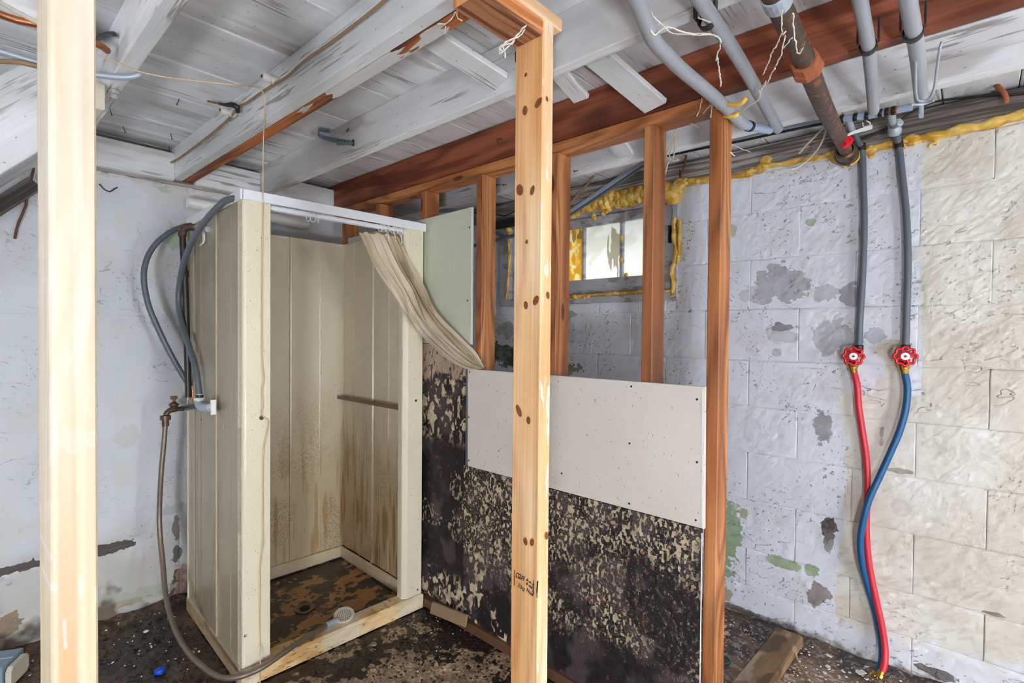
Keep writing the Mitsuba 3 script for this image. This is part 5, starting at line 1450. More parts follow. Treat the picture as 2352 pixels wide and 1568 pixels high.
VX = 2.512
for side, (cx, label, hose_label, hose_mat) in enumerate((((2.5050, 0.3634, 1.2686), 'red spoked wheel valve on the left grey riser', 'red hose hanging from the left wheel valve', 'm_red_hose'),
                                                         ((2.5050, 0.1937, 1.2747), 'red spoked wheel valve on the right grey riser', 'blue hose hanging from the right wheel valve, crossing the red one', 'm_blue_hose'))):
    c_ = np.array(cx)
    t = thing('wheel_valve', label, 'valve')
    ax = np.array([-1.0, -0.18, 0.0])
    ax = unit(ax)
    e1 = unit(np.cross(Zup, ax))
    th = np.linspace(0, 2 * np.pi, 97)
    rr = 0.0335 + 0.0032 * np.cos(8 * th)
    ringp = c_ + (e1 * np.cos(th)[:, None] + Zup * np.sin(th)[:, None]) * rr[:, None]
    wk = obj(t, 'hand_wheel', MB().tube(ringp, 0.0055, 8, caps=False), 'm_red_enamel', smooth=True, label='red scalloped hand wheel')
    for k in range(4):
        a_ = k * math.pi / 2 + 0.4
        d_ = e1 * math.cos(a_) + Zup * math.sin(a_)
        obj(wk, 'spoke', tube([c_ + ax * 0.002 + d_ * 0.008, c_ + d_ * 0.033], 0.0055, 8), 'm_red_enamel', smooth=True)
    obj(wk, 'wheel_hub', MB().lathe(c_, ax, [(0.019, -0.006), (0.022, 0.0), (0.021, 0.005), (0.0001, 0.006)], 20), 'm_red_enamel', smooth=40)
    obj(wk, 'hub_disc', MB().lathe(c_, ax, [(0.0145, 0.0055), (0.0145, 0.0075), (0.0001, 0.0075)], 20), 'm_white_plastic', label='white disc on the hub')
    obj(wk, 'hub_nut', MB().lathe(c_, ax, [(0.0048, 0.0075), (0.0048, 0.0105), (0.0001, 0.0108)], 6), 'm_screw')
    body0 = c_ - ax * 0.030
    top = np.array((2.5380, 0.3491, 1.3080) if side == 0 else (2.5380, 0.1955, 1.3116))
    obj(t, 'body', tube([top + Zup * 0.0, top - Zup * 0.025, body0 + Zup * 0.004, body0 - Zup * 0.03], 0.0145, 14, 0.008), 'm_black', smooth=True)
    obj(t, 'stem', tube([body0, c_ - ax * 0.004], 0.009, 10), 'm_brass', smooth=True)
    collar_on(t, top, Zup, 0.0125, 0.0160, 0.016, 'm_black', 'collar')
    collar_on(t, top - Zup * 0.014, Zup, 0.0125, 0.0150, 0.007, 'm_galv', 'collar')
    out0 = body0 - Zup * 0.036
    obj(t, 'outlet', MB().lathe(out0, -Zup, [(0.013, -0.008), (0.021, -0.006), (0.021, 0.006), (0.018, 0.008), (0.018, 0.016), (0.013, 0.018)], 12), 'm_brass', label='brass outlet nut')
    obj(t, 'mount_lug', MB().lathe(body0 + np.array([0.008, -0.030, 0.004]), (-1, 0, 0), [(0.010, 0), (0.010, 0.006), (0.004, 0.0065), (0.0001, 0.006)], 12), 'm_galv')
    t2 = thing('water_hose', hose_label, 'hose')
    if side == 0:
        hp = [out0 - Zup * 0.016, (2.5300, 0.3532, 1.1562), (2.5340, 0.3463, 1.0660), (2.5380, 0.3332, 0.9675), (2.5400, 0.3183, 0.8611), (2.5380, 0.3103, 0.7458), (2.5320, 0.3120, 0.6208), (2.5300, 0.3103, 0.5317), (2.5280, 0.2978, 0.4100), (2.5260, 0.2737, 0.2846), (2.5220, 0.2514, 0.1790), (2.5120, 0.2390, 0.0914), (2.4900, 0.2401, 0.0398), (2.4700, 0.2488, 0.0143)]
    else:
        hp = [out0 - Zup * 0.016, (2.5300, 0.1869, 1.1510), (2.5320, 0.1911, 1.0645), (2.5300, 0.2087, 0.9763), (2.5260, 0.2361, 0.8859), (2.5200, 0.2694, 0.7845), (2.5080, 0.2998, 0.6922), (2.5020, 0.3182, 0.6002), (2.5020, 0.3272, 0.5172), (2.5100, 0.3192, 0.4094), (2.5300, 0.3010, 0.3183), (2.5450, 0.2747, 0.2140), (2.5400, 0.2552, 0.1163), (2.5200, 0.2492, 0.0567), (2.4920, 0.2569, 0.0173), (2.4780, 0.2664, -0.0013)]
    obj(t2, 'hose', tube(hp, 0.0125, 14, 0.015), hose_mat, smooth=True)
    hdir = unit(np.array(hp[1]) - np.array(hp[0]))
    obj(t2, 'ferrule', MB().lathe(np.array(hp[0]) - hdir * 0.004, hdir, [(0.0128, 0), (0.0145, 0.001), (0.0145, 0.022), (0.0128, 0.023)], 14), 'm_brass', label='brass ferrule')
    ed = unit(np.array(hp[-1]) - np.array(hp[-2]))
    pe = np.array(hp[-1])
    obj(t2, 'coupling', MB().lathe(pe - ed * 0.012, ed, [(0.0128, 0), (0.0145, 0.001), (0.0145, 0.012), (0.019, 0.014), (0.019, 0.028), (0.012, 0.029), (0.0001, 0.029)], 12), 'm_brass')

# ------------------------------------------------------------------ cables, hooks and scraps overhead
t = thing('knob_cable', 'brown cloth-covered cable clipped along the white joist on porcelain knobs', 'cable')
kc = [(0.742, 0.55, 2.235), (0.7420, 1.1071, 2.1835), (0.7420, 1.2830, 2.1784), (0.7420, 1.4281, 2.1792), (0.7420, 1.5366, 2.1816), (0.7420, 1.6561, 2.1731), (0.7420, 1.7339, 2.1785), (0.7420, 1.8602, 2.1842), (0.7420, 1.9755, 2.1866), (0.7420, 2.0795, 2.1944), (0.7420, 2.1367, 2.1809), (0.7420, 2.2878, 2.1701), (0.7420, 2.4718, 2.1660), (0.7420, 2.6791, 2.1653), (0.7420, 2.8788, 2.1695), (0.7420, 3.0636, 2.1901), (0.7420, 3.1346, 2.2098)]
obj(t, None, tube(kc, 0.0045, 10, 0.02), 'm_cable', smooth=True)
for k, (q_, lb, mt) in enumerate((((0.7560, 1.7530, 2.1912), 'white porcelain knob highest on the cable joist', 'm_porcelain'), ((0.7560, 2.1364, 2.1903), 'white porcelain knob at the taped cable stub', 'm_porcelain'), ((0.7560, 3.0978, 2.2031), 'blackened knob at the far end of the cable joist by the wall', 'm_old_brass'))):
    t = thing('porcelain_knob', lb, 'insulator')
    kp = np.array(q_)
    obj(t, 'body', MB().lathe(kp, (-1, 0, 0), [(0.0001, 0.0), (0.012, 0.0), (0.0135, 0.003), (0.0135, 0.022), (0.011, 0.024), (0.011, 0.029), (0.0135, 0.031), (0.0135, 0.050), (0.010, 0.054), (0.0001, 0.054)], 18), mt, smooth=40)
    obj(t, 'nail', MB().lathe(kp, (-1, 0, 0), [(0.005, 0.0535), (0.005, 0.0565), (0.0001, 0.057)], 10), 'm_nail')
t = thing('cable_stub', 'black taped cable stub with a bare copper end beside the lower porcelain knob', 'cable')
cs = [(0.7350, 2.0556, 2.1707), (0.7280, 2.0403, 2.1817), (0.7150, 2.0504, 2.1883), (0.7000, 2.0763, 2.1909), (0.6900, 2.1090, 2.2019)]
obj(t, 'tape', MB().tube(curve(cs, 0.006), 0.008, 10, radii=np.interp(np.linspace(0, 1, len(curve(cs, 0.006))), [0, 0.35, 0.7, 1], [0.008, 0.0105, 0.006, 0.005])), 'm_black', smooth=True)
obj(t, 'copper', tube([(0.6900, 2.1045, 2.2006), (0.6800, 2.1333, 2.2097), (0.6700, 2.1677, 2.2222)], 0.0038, 8, 0.01), 'm_copper', smooth=True, label='bare copper end')
t = thing('hanging_cord', 'thin tan cord from the ceiling hanging down past the shower front to the floor', 'cord')
cd_ = [(0.1332, 1.7103, 2.0880), (0.2080, 1.7364, 2.0880), (0.2776, 1.7609, 2.0920), (0.3293, 1.7853, 2.0940), (0.3788, 1.7959, 2.0960), (0.4337, 1.7665, 2.0920), (0.4979, 1.7156, 2.0880), (0.5757, 1.6648, 2.0900), (0.7250, 1.9109, 2.2167), (0.7250, 1.8248, 2.1792), (0.7260, 1.7986, 2.1523), (0.7300, 1.8013, 2.1222), (0.7900, 1.9606, 2.0609), (0.8034, 1.9974, 1.9105), (0.8097, 2.0131, 1.8737), (0.8128, 2.0205, 1.8259), (0.8115, 2.0210, 1.6848), (0.8101, 2.0211, 1.4852), (0.8103, 2.0211, 1.3186), (0.8115, 2.0200, 1.2183), (0.8156, 2.0178, 1.1714), (0.8100, 2.0201, 1.1214), (0.8125, 2.0180, 1.0678), (0.8081, 2.0192, 1.0296), (0.8169, 2.0208, 1.0201), (0.8322, 2.0181, 1.0051), (0.8294, 2.0192, 0.9648), (0.8170, 2.0208, 0.8989), (0.8139, 2.0209, 0.7815), (0.8141, 2.0209, 0.6128), (0.8138, 2.0199, 0.5371), (0.8047, 2.0213, 0.4550), (0.8032, 2.0214, 0.2781), (0.8026, 2.0194, 0.1437), (0.7917, 1.9919, 0.1184), (0.7929, 1.9908, 0.0848), (0.8027, 2.0154, 0.0353), (0.8015, 2.0165, -0.0104)]
obj(t, None, tube(cd_, 0.0021, 7, 0.015), 'm_cord', smooth=True)
t = thing('metal_strap', 'bent perforated galvanised strap nailed to the white joist', 'strap')
st = [(1.1200, 2.0845, 2.2217), (1.1100, 2.1151, 2.2304), (1.1000, 2.1423, 2.2364), (1.1050, 2.1638, 2.2320), (1.1300, 2.1885, 2.2282), (1.1500, 2.1517, 2.2132), (1.1580, 2.0901, 2.1926), (1.1600, 1.9640, 2.1530)]
sc_ = curve(st, 0.006)
sn = MB()
wv_ = Zup * 0.010
nrm = np.array([-0.0015, 0, 0])
sn.grid(np.stack([sc_ - wv_, sc_ + wv_], 1))
sn.grid(np.stack([sc_ + wv_ - nrm, sc_ - wv_ - nrm], 1))
obj(t, 'strip', sn, 'm_strap', smooth=True)
for q_ in ((1.1565, 2.0837, 2.1916), (1.1570, 2.0550, 2.1818), (1.1575, 2.0304, 2.1741), (1.1580, 2.0062, 2.1655), (1.1585, 1.9823, 2.1580), (1.1005, 2.1238, 2.2308), (1.1080, 2.1074, 2.2278), (1.1140, 2.0921, 2.2238)):
    obj(t, 'hole', MB().lathe(np.array(q_) - np.array([0.0015, 0.001, 0]), (-1, -0.2, 0), [(0.0026, 0), (0.0001, 0.0003)], 10), 'm_hole')
tl0, tl1 = np.array((1.1550, 1.9555, 2.1478)), np.array((1.1350, 2.0559, 2.1627))
obj(t, 'tail', MB().board(tl1, unit(tl0 - tl1), np.linalg.norm(tl0 - tl1), (0, 0, 1), 0.010, (1, 0, 0), 0.002, ch=0.0004), 'm_strap')
obj(t, 'end_tab', MB().board(np.array((1.1580, 1.9606, 2.1517)) - Zup * 0.012, Zup, 0.026, (0, 1, 0), 0.012, (1, 0, 0), 0.003, ch=0.0005), 'm_black')


def wire(label, pts, r, mat, name='loose_wire', cat='wire', step=0.012):
    t = thing(name, label, cat)
    obj(t, None, tube(pts, r, 8, step), mat, smooth=True)
    return t


# yellow hooks, bent nails
for q_, lb in ((((1.6065, 0.5990, 2.0550), (1.5429, 0.5500, 2.0300), (1.5297, 0.5181, 2.0150), (1.5206, 0.4972, 2.0120), (1.5153, 0.4850, 2.0200)), 'yellow plastic-coated hook above, beside the curved grey pipe'), (((1.6410, 0.6019, 2.0400), (1.6015, 0.5704, 2.0200), (1.5910, 0.5511, 2.0100), (1.5886, 0.5352, 2.0100), (1.5953, 0.5375, 2.0180)), 'yellow plastic-coated hook below, at the end stud')):
    wire(lb, q_, 0.0062, 'm_yellow', 'ceiling_hook', 'hook', 0.006)
t = wire('rusty hook on the grey sill timber near the right edge', [(2.5400, -0.0447, 2.2698), (2.5100, -0.0558, 2.2368), (2.5000, -0.0670, 2.2144), (2.5050, -0.0741, 2.1942), (2.5150, -0.0736, 2.1810)], 0.008, 'm_pink_rust', 'wall_hook', 'hook', 0.008)
wire('black cable along the grey sill timber', [(2.548, -0.9, 2.19), (2.5450, -0.1204, 2.2094), (2.5450, -0.0282, 2.2313), (2.5450, 0.0556, 2.2455), (2.5450, 0.1314, 2.2516), (2.5450, 0.1972, 2.2267), (2.5450, 0.2660, 2.1937), (2.5450, 0.3561, 2.1672)], 0.004, 'm_black', 'thin_cable', 'cable')
wire('thin black cables running along under the far joist behind the studs', [(2.0600, 0.3493, 2.0919), (2.0600, 0.5262, 2.0988), (2.0600, 0.6794, 2.1014), (2.0600, 0.7797, 2.1070), (2.0600, 0.9246, 2.1107), (2.0600, 1.0425, 2.1114)], 0.005, 'm_black', 'thin_cable', 'cable')
wire('loop of old white bell wire hanging between the two right-hand studs', [(1.7000, 0.7645, 2.0813), (1.7200, 0.7842, 2.0670), (1.7200, 0.7934, 2.0313), (1.7200, 0.8043, 2.0033), (1.7200, 0.8072, 1.9779), (1.7200, 0.7908, 1.9620), (1.7200, 0.7717, 1.9624), (1.7200, 0.7877, 1.9705), (1.7300, 0.8149, 1.9668), (1.7400, 0.8323, 1.9294), (1.7600, 0.8548, 1.8910), (1.7800, 0.8742, 1.8505), (1.8000, 0.8866, 1.7912), (1.8100, 0.8908, 1.7360), (1.8200, 0.9113, 1.7051)], 0.0028, 'm_white_wire')
wire('second strand of white bell wire looped on the nail between the right-hand studs', [(1.6600, 0.6806, 2.0337), (1.6800, 0.7172, 2.0625), (1.7000, 0.7551, 2.0833), (1.7100, 0.7751, 2.0737), (1.7200, 0.7967, 2.0397), (1.7200, 0.8172, 1.9986), (1.7200, 0.8170, 1.9785), (1.7200, 0.7957, 1.9692), (1.7200, 0.7897, 1.9999), (1.7200, 0.7871, 2.0450)], 0.0026, 'm_white_wire')
wire('shorter cut white wire end hanging from the black drain pipe', [(2.3000, 0.4333, 2.1801), (2.3600, 0.4745, 2.1696), (2.4200, 0.5258, 2.1552), (2.4500, 0.5631, 2.1319)], 0.0042, 'm_white_wire')
wire('longer dark-tipped white wire end hanging from the black drain pipe', [(2.3000, 0.4346, 2.1669), (2.3600, 0.4558, 2.1475), (2.4400, 0.4958, 2.1264), (2.4800, 0.5460, 2.0987), (2.4800, 0.5759, 2.0807), (2.4700, 0.5990, 2.0756)], 0.0042, 'm_white_wire')
wire('thin white wire looped round the second grey pipe', [(1.5136, 0.4325, 2.0500), (1.5341, 0.4527, 2.0350), (1.5692, 0.4686, 2.0300), (1.5952, 0.5028, 2.0300), (1.6246, 0.5371, 2.0300), (1.6585, 0.5851, 2.0300), (1.6774, 0.6358, 2.0300)], 0.0025, 'm_white_wire')
wire('rusty hook behind the stud at the sill timber', [(2.5000, 1.0854, 2.2561), (2.4800, 1.0850, 2.2030), (2.4700, 1.0936, 2.1590), (2.4750, 1.1023, 2.1446), (2.4850, 1.1095, 2.1789)], 0.0055, 'm_bark_brown', 'wall_hook', 'hook', 0.008)
wire('dark bent cable on the joist behind the window post', [(2.4800, 1.6163, 2.2576), (2.4800, 1.6748, 2.2043), (2.4800, 1.7443, 2.1561), (2.4800, 1.7751, 2.1255)], 0.006, 'm_cable', 'thin_cable', 'cable')
wire('dark cable drooping left of the bare post above the window', [(2.4500, 2.1861, 2.1372), (2.4500, 2.2811, 2.1207), (2.4500, 2.3803, 2.1441), (2.4500, 2.4835, 2.1654), (2.4500, 2.6130, 2.1910)], 0.004, 'm_black', 'thin_cable', 'cable')
wire('dark wire on the left wall below the blocking', [(0.4686, 2.9550, 2.0141), (0.4873, 2.9550, 1.9925), (0.5063, 2.9550, 1.9866), (0.5224, 2.9550, 2.0020), (0.5354, 2.9550, 2.0129)], 0.0025, 'm_screw')
wire('dry brown root hanging under the staircase on the left wall', [(0.2503, 2.9400, 2.0300), (0.2401, 2.9500, 1.9659), (0.2293, 2.9520, 1.9003), (0.2265, 2.9520, 1.8725), (0.2131, 2.9520, 1.8247), (0.2000, 2.9540, 1.7776), (0.1920, 2.9550, 1.7261)], 0.0045, 'm_bark_brown', 'dry_root', 'root')
t = thing('drain_board', 'dark pipe behind the window corner left of the bare post', 'pipe')
obj(t, None, tube([(2.5000, 2.2109, 2.0824), (2.5000, 2.3670, 2.0839), (2.5000, 2.4906, 2.0859)], 0.03, 12, 0.05), 'm_black', smooth=True)

# upper left: conduit, copper pipe, cables, metal box
t = thing('conduit', 'silver armoured conduit curving up to the far left joist behind the near post', 'conduit')
obj(t, None, tube([(0.0505, 1.8827, 2.0700), (0.0971, 1.8837, 2.0700), (0.1296, 1.8844, 2.0700), (0.1660, 1.8855, 2.0700), (0.2252, 1.8823, 2.0720), (0.2922, 1.8551, 2.0740), (0.3288, 1.8379, 2.0760), (0.3609, 1.8194, 2.0820), (0.3779, 1.8113, 2.0920), (0.3828, 1.8146, 2.1000)], 0.0085, 12, 0.02), 'm_galv', smooth=True)
t = thing('copper_pipe', 'copper pipe at the top left corner behind the near post', 'pipe')
obj(t, None, tube([(0.0458, 1.6916, 2.0900), (0.0886, 1.7099, 2.0900), (0.1218, 1.7100, 2.0900), (0.1498, 1.6964, 2.0900), (0.2068, 1.7258, 2.1000), (0.2745, 1.7408, 2.1100), (0.3001, 1.7781, 2.1180)], 0.0090, 12, 0.02), 'm_copper', smooth=True)
t = thing('white_cable', 'cream cable at the top left corner above the copper pipe', 'cable')
obj(t, None, tube([(0.0559, 1.5832, 2.0700), (0.0831, 1.6021, 2.0700), (0.1121, 1.6222, 2.0700), (0.1447, 1.6390, 2.0700), (0.1830, 1.6603, 2.0750)], 0.0050, 10, 0.02), 'm_white_wire', smooth=True)
t = thing('thin_cable', 'brown cable under the silver conduit at the left edge', 'cable')
obj(t, None, tube([(0.0670, 1.9250, 2.0500), (0.0978, 1.8995, 2.0500), (0.1324, 1.8663, 2.0500), (0.1653, 1.8585, 2.0500), (0.2153, 1.8757, 2.0600)], 0.0062, 10, 0.02), 'm_cable', smooth=True)
t = thing('thin_cable', 'black cable end stapled to the side of the far left joist', 'cable')
obj(t, None, tube([(0.3180, 2.1971, 2.3001), (0.3180, 1.9966, 2.2415), (0.3180, 1.8836, 2.2101), (0.3180, 1.7920, 2.1762)], 0.0062, 10, 0.01), 'm_black', smooth=True)
t = thing('orange_scrap', 'strip of bare reddish wood between the boards beside the far left joist', 'board')
obj(t, None, MB().box(0.10, 0.325, 1.60, 1.63, 2.21, 2.25, axis='x', seed=95), 'm_red')
t = thing('joist_brace', 'white joist end crossing behind the near post at the left edge', 'joist')
obj(t, None, MB().box(-0.5, 0.20, 1.75, 1.79, 2.112, JT, axis='x', n=4, seed=96), 'm_white_wood')
t = thing('metal_box', 'cream metal junction box on the far left joist beside the near post', 'junction box')
q0, q1 = np.array((0.3260, 2.0629, 2.1419)), np.array((0.3260, 1.9723, 2.0230))
obj(t, 'box', MB().box(0.26, 0.328, q1[1] + 0.005, q1[1] + 0.09, 2.020, 2.098, axis='y', ch=0.004), 'm_old_paper')
obj(t, 'clamp', MB().lathe(np.array((0.3554, 2.0054, 2.0990)) , (0, 0, -1), [(0.014, 0), (0.014, 0.012), (0.010, 0.014), (0.010, 0.02), (0.0001, 0.02)], 14), 'm_chrome', label='shiny connector')

# nails here and there
def nails(label, spots, grp):
    for p_, d_ in spots:
        t = thing('bent_nail', label, 'nail', grp)
        d_ = unit(d_)
        obj(t, None, MB().lathe(np.array(p_), d_, [(0.0016, -0.004), (0.0016, 0.022), (0.0042, 0.0225), (0.0042, 0.025), (0.0001, 0.0255)], 8), 'm_nail')


nails('nail in the ceiling boards between far left joist and cable joist', [((0.4526, 2.6357, 2.2550), (0.4, 0.2, -1)), ((0.5318, 2.8195, 2.2550), (0.4, 0.2, -1)), ((0.6955, 2.7510, 2.2550), (0.3, 0.2, -1)), ((0.6630, 3.0133, 2.2550), (0.1, 0.3, -1)), ((0.7371, 2.9450, 2.2550), (0.1, 0.3, -1)), ((0.6143, 2.3139, 2.2550), (-0.3, 0.3, -1))], 'nails in the ceiling boards')
nails('nail in the side of the far white joist above the window', [((1.9750, 1.3759, 2.1108), (-1, 0.3, -0.3)), ((1.9750, 1.8313, 2.1320), (-1, 0.1, -0.3)), ((1.9750, 1.8723, 2.1397), (-1, 0.4, -0.3))], 'nails in the far joist')
wire('rusty bent nail beside the perforated strap', [(1.1600, 2.0029, 2.2219), (1.1400, 1.9719, 2.2041), (1.1350, 1.9736, 2.1940)], 0.003, 'm_nail', 'bent_nail', 'nail', 0.004)
wire('bent brass nail on the reddish joist just left of the bare post', [(1.5980, 1.5298, 2.1673), (1.5850, 1.5252, 2.1774), (1.5800, 1.5000, 2.1752), (1.5850, 1.4919, 2.1655)], 0.0025, 'm_old_brass', 'bent_nail', 'nail', 0.004)

# cobwebs
def web(label, strands, r=0.0017):
    t = thing('cobweb', label, 'cobweb')
    m = MB()
    rr_ = random.Random(len(strands) * 7 + 1)
    for s in strands:
        c = curve(s, 0.006)
        jit = np.cumsum(np.array([[rr_.gauss(0, 1) for _ in range(3)] for _ in range(len(c))]), 0) * 0.0009
        jit -= np.linspace(0, 1, len(c))[:, None] * jit[-1]
        m.tube(c + jit, r, 5, radii=np.array([r * (0.6 + 0.8 * rr_.random()) for _ in c]))
    obj(t, None, m, 'm_web', smooth=True, kind='stuff')


web('dusty cobweb tangle hanging under the header beside the bare post', [[(0.8587, 0.7389, 2.0280), (0.8598, 0.7588, 2.0200), (0.8433, 0.7634, 2.0050), (0.8293, 0.7699, 1.9900), (0.8164, 0.7773, 1.9750), (0.8208, 0.7840, 1.9650)], [(0.8660, 0.7501, 2.0280), (0.8524, 0.7586, 2.0100), (0.8303, 0.7644, 1.9950), (0.8205, 0.7708, 1.9800), (0.8296, 0.7738, 1.9650), (0.8307, 0.7774, 1.9600)], [(0.8468, 0.7600, 2.0100), (0.8284, 0.7600, 1.9850), (0.8137, 0.7683, 1.9800), (0.8089, 0.7807, 1.9750), (0.8148, 0.7757, 1.9700), (0.8173, 0.7677, 1.9700)], [(0.8568, 0.7498, 2.0200), (0.8443, 0.7616, 2.0000), (0.8318, 0.7682, 1.9800), (0.8182, 0.7789, 1.9650)]], 0.0016)
web('dusty cobweb strands between the curved pipe and its straight neighbour', [[(1.0085, 0.5329, 2.0400), (1.0408, 0.5411, 2.0300), (1.0648, 0.5374, 2.0200), (1.0722, 0.5102, 2.0300), (1.0973, 0.4963, 2.0300), (1.1292, 0.4799, 2.0300), (1.1752, 0.4585, 2.0400)], [(0.9975, 0.5253, 2.0500), (1.0548, 0.5277, 2.0500), (1.1036, 0.5198, 2.0400), (1.1260, 0.4886, 2.0300), (1.1583, 0.4568, 2.0300)], [(1.1752, 0.4585, 2.0400), (1.1830, 0.4415, 2.0300), (1.2225, 0.4498, 2.0300), (1.2490, 0.4676, 2.0300), (1.2636, 0.4760, 2.0200)], [(1.1309, 0.4397, 2.0400), (1.1271, 0.4595, 2.0500), (1.1306, 0.4660, 2.0600)], [(1.2306, 0.4607, 2.0200), (1.2903, 0.4782, 2.0100), (1.3572, 0.4990, 2.0000)]], 0.0018)
web('cobweb strands hanging off the black drain pipe', [[(1.1431, 0.2957, 2.0100), (1.1780, 0.3084, 2.0000), (1.2116, 0.3127, 2.0000), (1.2765, 0.3470, 2.0000), (1.3481, 0.3808, 2.0100), (1.4302, 0.4174, 2.0300)], [(1.2169, 0.3114, 2.0000), (1.2492, 0.3237, 1.9900), (1.3173, 0.3577, 1.9900), (1.4152, 0.4043, 2.0000), (1.4989, 0.4446, 2.0200)], [(1.1813, 0.2873, 2.0200), (1.2132, 0.2938, 2.0100), (1.2583, 0.3016, 2.0000), (1.3224, 0.3083, 2.0000), (1.2989, 0.2943, 2.0000)], [(1.2116, 0.3127, 2.0000), (1.2009, 0.3058, 2.0000), (1.2149, 0.3186, 2.0000)], [(1.2191, 0.2974, 1.9900), (1.2505, 0.3222, 1.9900)]], 0.0015)
web('cobwebs over the top of the end stud', [[(1.5850, 0.6024, 2.0994), (1.5800, 0.6079, 2.0594), (1.5800, 0.6100, 2.0201)], [(1.6600, 0.6093, 2.0729), (1.6400, 0.5942, 1.9940), (1.6400, 0.5879, 1.9312), (1.6600, 0.5861, 1.8813)], [(1.5900, 0.6372, 2.0416), (1.5850, 0.6218, 2.0518), (1.5800, 0.6106, 2.0602), (1.5800, 0.5933, 2.0618)], [(1.5950, 0.6441, 2.0954), (1.5900, 0.6499, 2.0615), (1.5900, 0.6579, 2.0392)], [(1.6600, 0.5954, 1.9590), (1.6800, 0.5803, 1.9334), (1.6900, 0.5728, 1.9232)]], 0.0015)
web('cobweb thread at the brown joist left of the header', [[(0.7929, 0.9003, 2.0900), (0.7930, 0.9125, 2.0800), (0.7877, 0.9263, 2.0700), (0.7763, 0.9443, 2.0750)], [(0.7879, 0.9312, 2.0700), (0.7972, 0.9420, 2.0600)], [(0.7782, 0.8807, 2.0800), (0.7914, 0.8895, 2.0700), (0.8013, 0.8856, 2.0700)]], 0.0014)
web('dusty cobweb bits under the manifold pipe at the sill', [[(2.2500, 0.3000, 2.1350), (2.2800, 0.2905, 2.1307), (2.2800, 0.3104, 2.1280), (2.2800, 0.3174, 2.1459)], [(2.2500, 0.1391, 2.1360), (2.2600, 0.1453, 2.1202), (2.2600, 0.1486, 2.1092)], [(2.2500, 0.6266, 2.1848), (2.3000, 0.6877, 2.1698), (2.3000, 0.6962, 2.1627)], [(2.2500, 0.7960, 2.1765), (2.3000, 0.7581, 2.1590), (2.3500, 0.7287, 2.1469)]], 0.0022)

# ------------------------------------------------------------------ things on the floor
def flat_chip(c, r, seed, thick=0.002, tilt=0.15):
    rg = random.Random(seed)
    n_ = rg.randint(6, 9)
    ang = sorted(rg.random() * 2 * math.pi for _ in range(n_))
    ring_ = np.array([[math.cos(a) * r * rg.uniform(0.5, 1.1), math.sin(a) * r * rg.uniform(0.5, 1.1), 0] for a in ang])
    nx_, ny_ = rg.gauss(0, tilt), rg.gauss(0, tilt)
    ring_[:, 2] = ring_[:, 0] * nx_ + ring_[:, 1] * ny_
    ring_[:, 2] -= ring_[:, 2].min()
    top = ring_ + [0, 0, thick]
    V = np.vstack([[ring_.mean(0)], ring_, [top.mean(0)], top]) + np.asarray(c)
    f = []
    for i in range(n_):
        j = (i + 1) % n_
        f += [(0, 1 + j, 1 + i), (n_ + 1, n_ + 2 + i, n_ + 2 + j), (1 + i, 1 + j, n_ + 2 + j), (1 + i, n_ + 2 + j, n_ + 2 + i)]
    return V, np.array(f)


rg = random.Random(11)
t = thing('paint_flakes', 'small white paint flakes scattered on the floor along the right-hand wall', 'paint flakes')
labels[t]['kind'] = 'stuff'
fm = MB()
for k in range(760):
    x = 2.5 - abs(rg.gauss(0, 0.28))
    y = rg.uniform(-0.1, 1.2)
    if x < 1.72:
        continue
    v_, f_ = flat_chip((x, y, 0.001 + 0.012 * max(0, (x - 2.42) / 0.14)), rg.uniform(0.002, 0.007) * (1 + (rg.random() < 0.06)), k)
    fm.add(v_, f_)
obj(t, None, fm, 'm_flake')
t = thing('paint_flakes', 'sparse small white flakes on the dark floor left of the shower', 'paint flakes')
labels[t]['kind'] = 'stuff'
fm = MB()
for k in range(110):
    x, y = rg.uniform(0.1, 0.72), rg.uniform(2.1, 2.9)
    v_, f_ = flat_chip((x, y, 0.002), rg.uniform(0.002, 0.006), k + 900)
    fm.add(v_, f_)
for k in range(60):
    x, y = rg.uniform(1.0, 1.57), rg.uniform(1.2, 1.9)
    v_, f_ = flat_chip((x, y, 0.002), rg.uniform(0.0015, 0.004), k + 1900)
    fm.add(v_, f_)
obj(t, None, fm, 'm_flake')
for k, (q_, r_, lb) in enumerate((((2.3474, 0.8021, 0.0040), 0.022, 'large white paint flake on the floor beside the end stud'), ((2.4054, 0.8303, 0.0040), 0.018, 'curled white paint flake just behind the larger one by the end stud'), ((2.4461, 0.3086, 0.0040), 0.022, 'white paint flake on the floor left of the hose ends'), ((2.3895, 0.4128, 0.0040), 0.014, 'cream paint flake on the floor right of the old plank'),
                                  ((2.5098, 0.7076, 0.0040), 0.008, 'small white paint flake between the end stud and the plank'))):
    t = thing('paint_flake', lb, 'paint flake')
    obj(t, None, flat_chip(q_, r_, 300 + k, 0.0015, 0.2), 'm_flake' if k != 3 else 'm_old_paper')
t = thing('old_plank', 'worn brown plank lying on the floor against the right-hand wall', 'plank')
a_, b_ = np.array((2.4785, 0.5787, 0.0450)), np.array((1.9140, 0.6018, 0.0450))
d = unit(b_ - a_)
obj(t, None, MB().board(a_ * [1, 1, 0] + [0, 0, 0.026], d * [1, 1, 0], 0.72, np.cross(Zup, d), 0.108, Zup, 0.046, ch=0.006, n=8, wob=0.003, seed=97), 'm_plank')
t = thing('floor_cable', 'brown cable looping over the floor beside the old plank', 'cable')
obj(t, None, tube([(2.3644, 0.5282, 0.0450), (2.3492, 0.5178, 0.0200), (2.3139, 0.4969, 0.0100), (2.2743, 0.4696, 0.0100), (2.2542, 0.4352, 0.0100), (2.2356, 0.3595, 0.0100)], 0.0045, 9, 0.01), 'm_brown_cord', smooth=True)
t = thing('wire_hook', 'green-coated wire hook on the floor beside the end stud', 'hook')
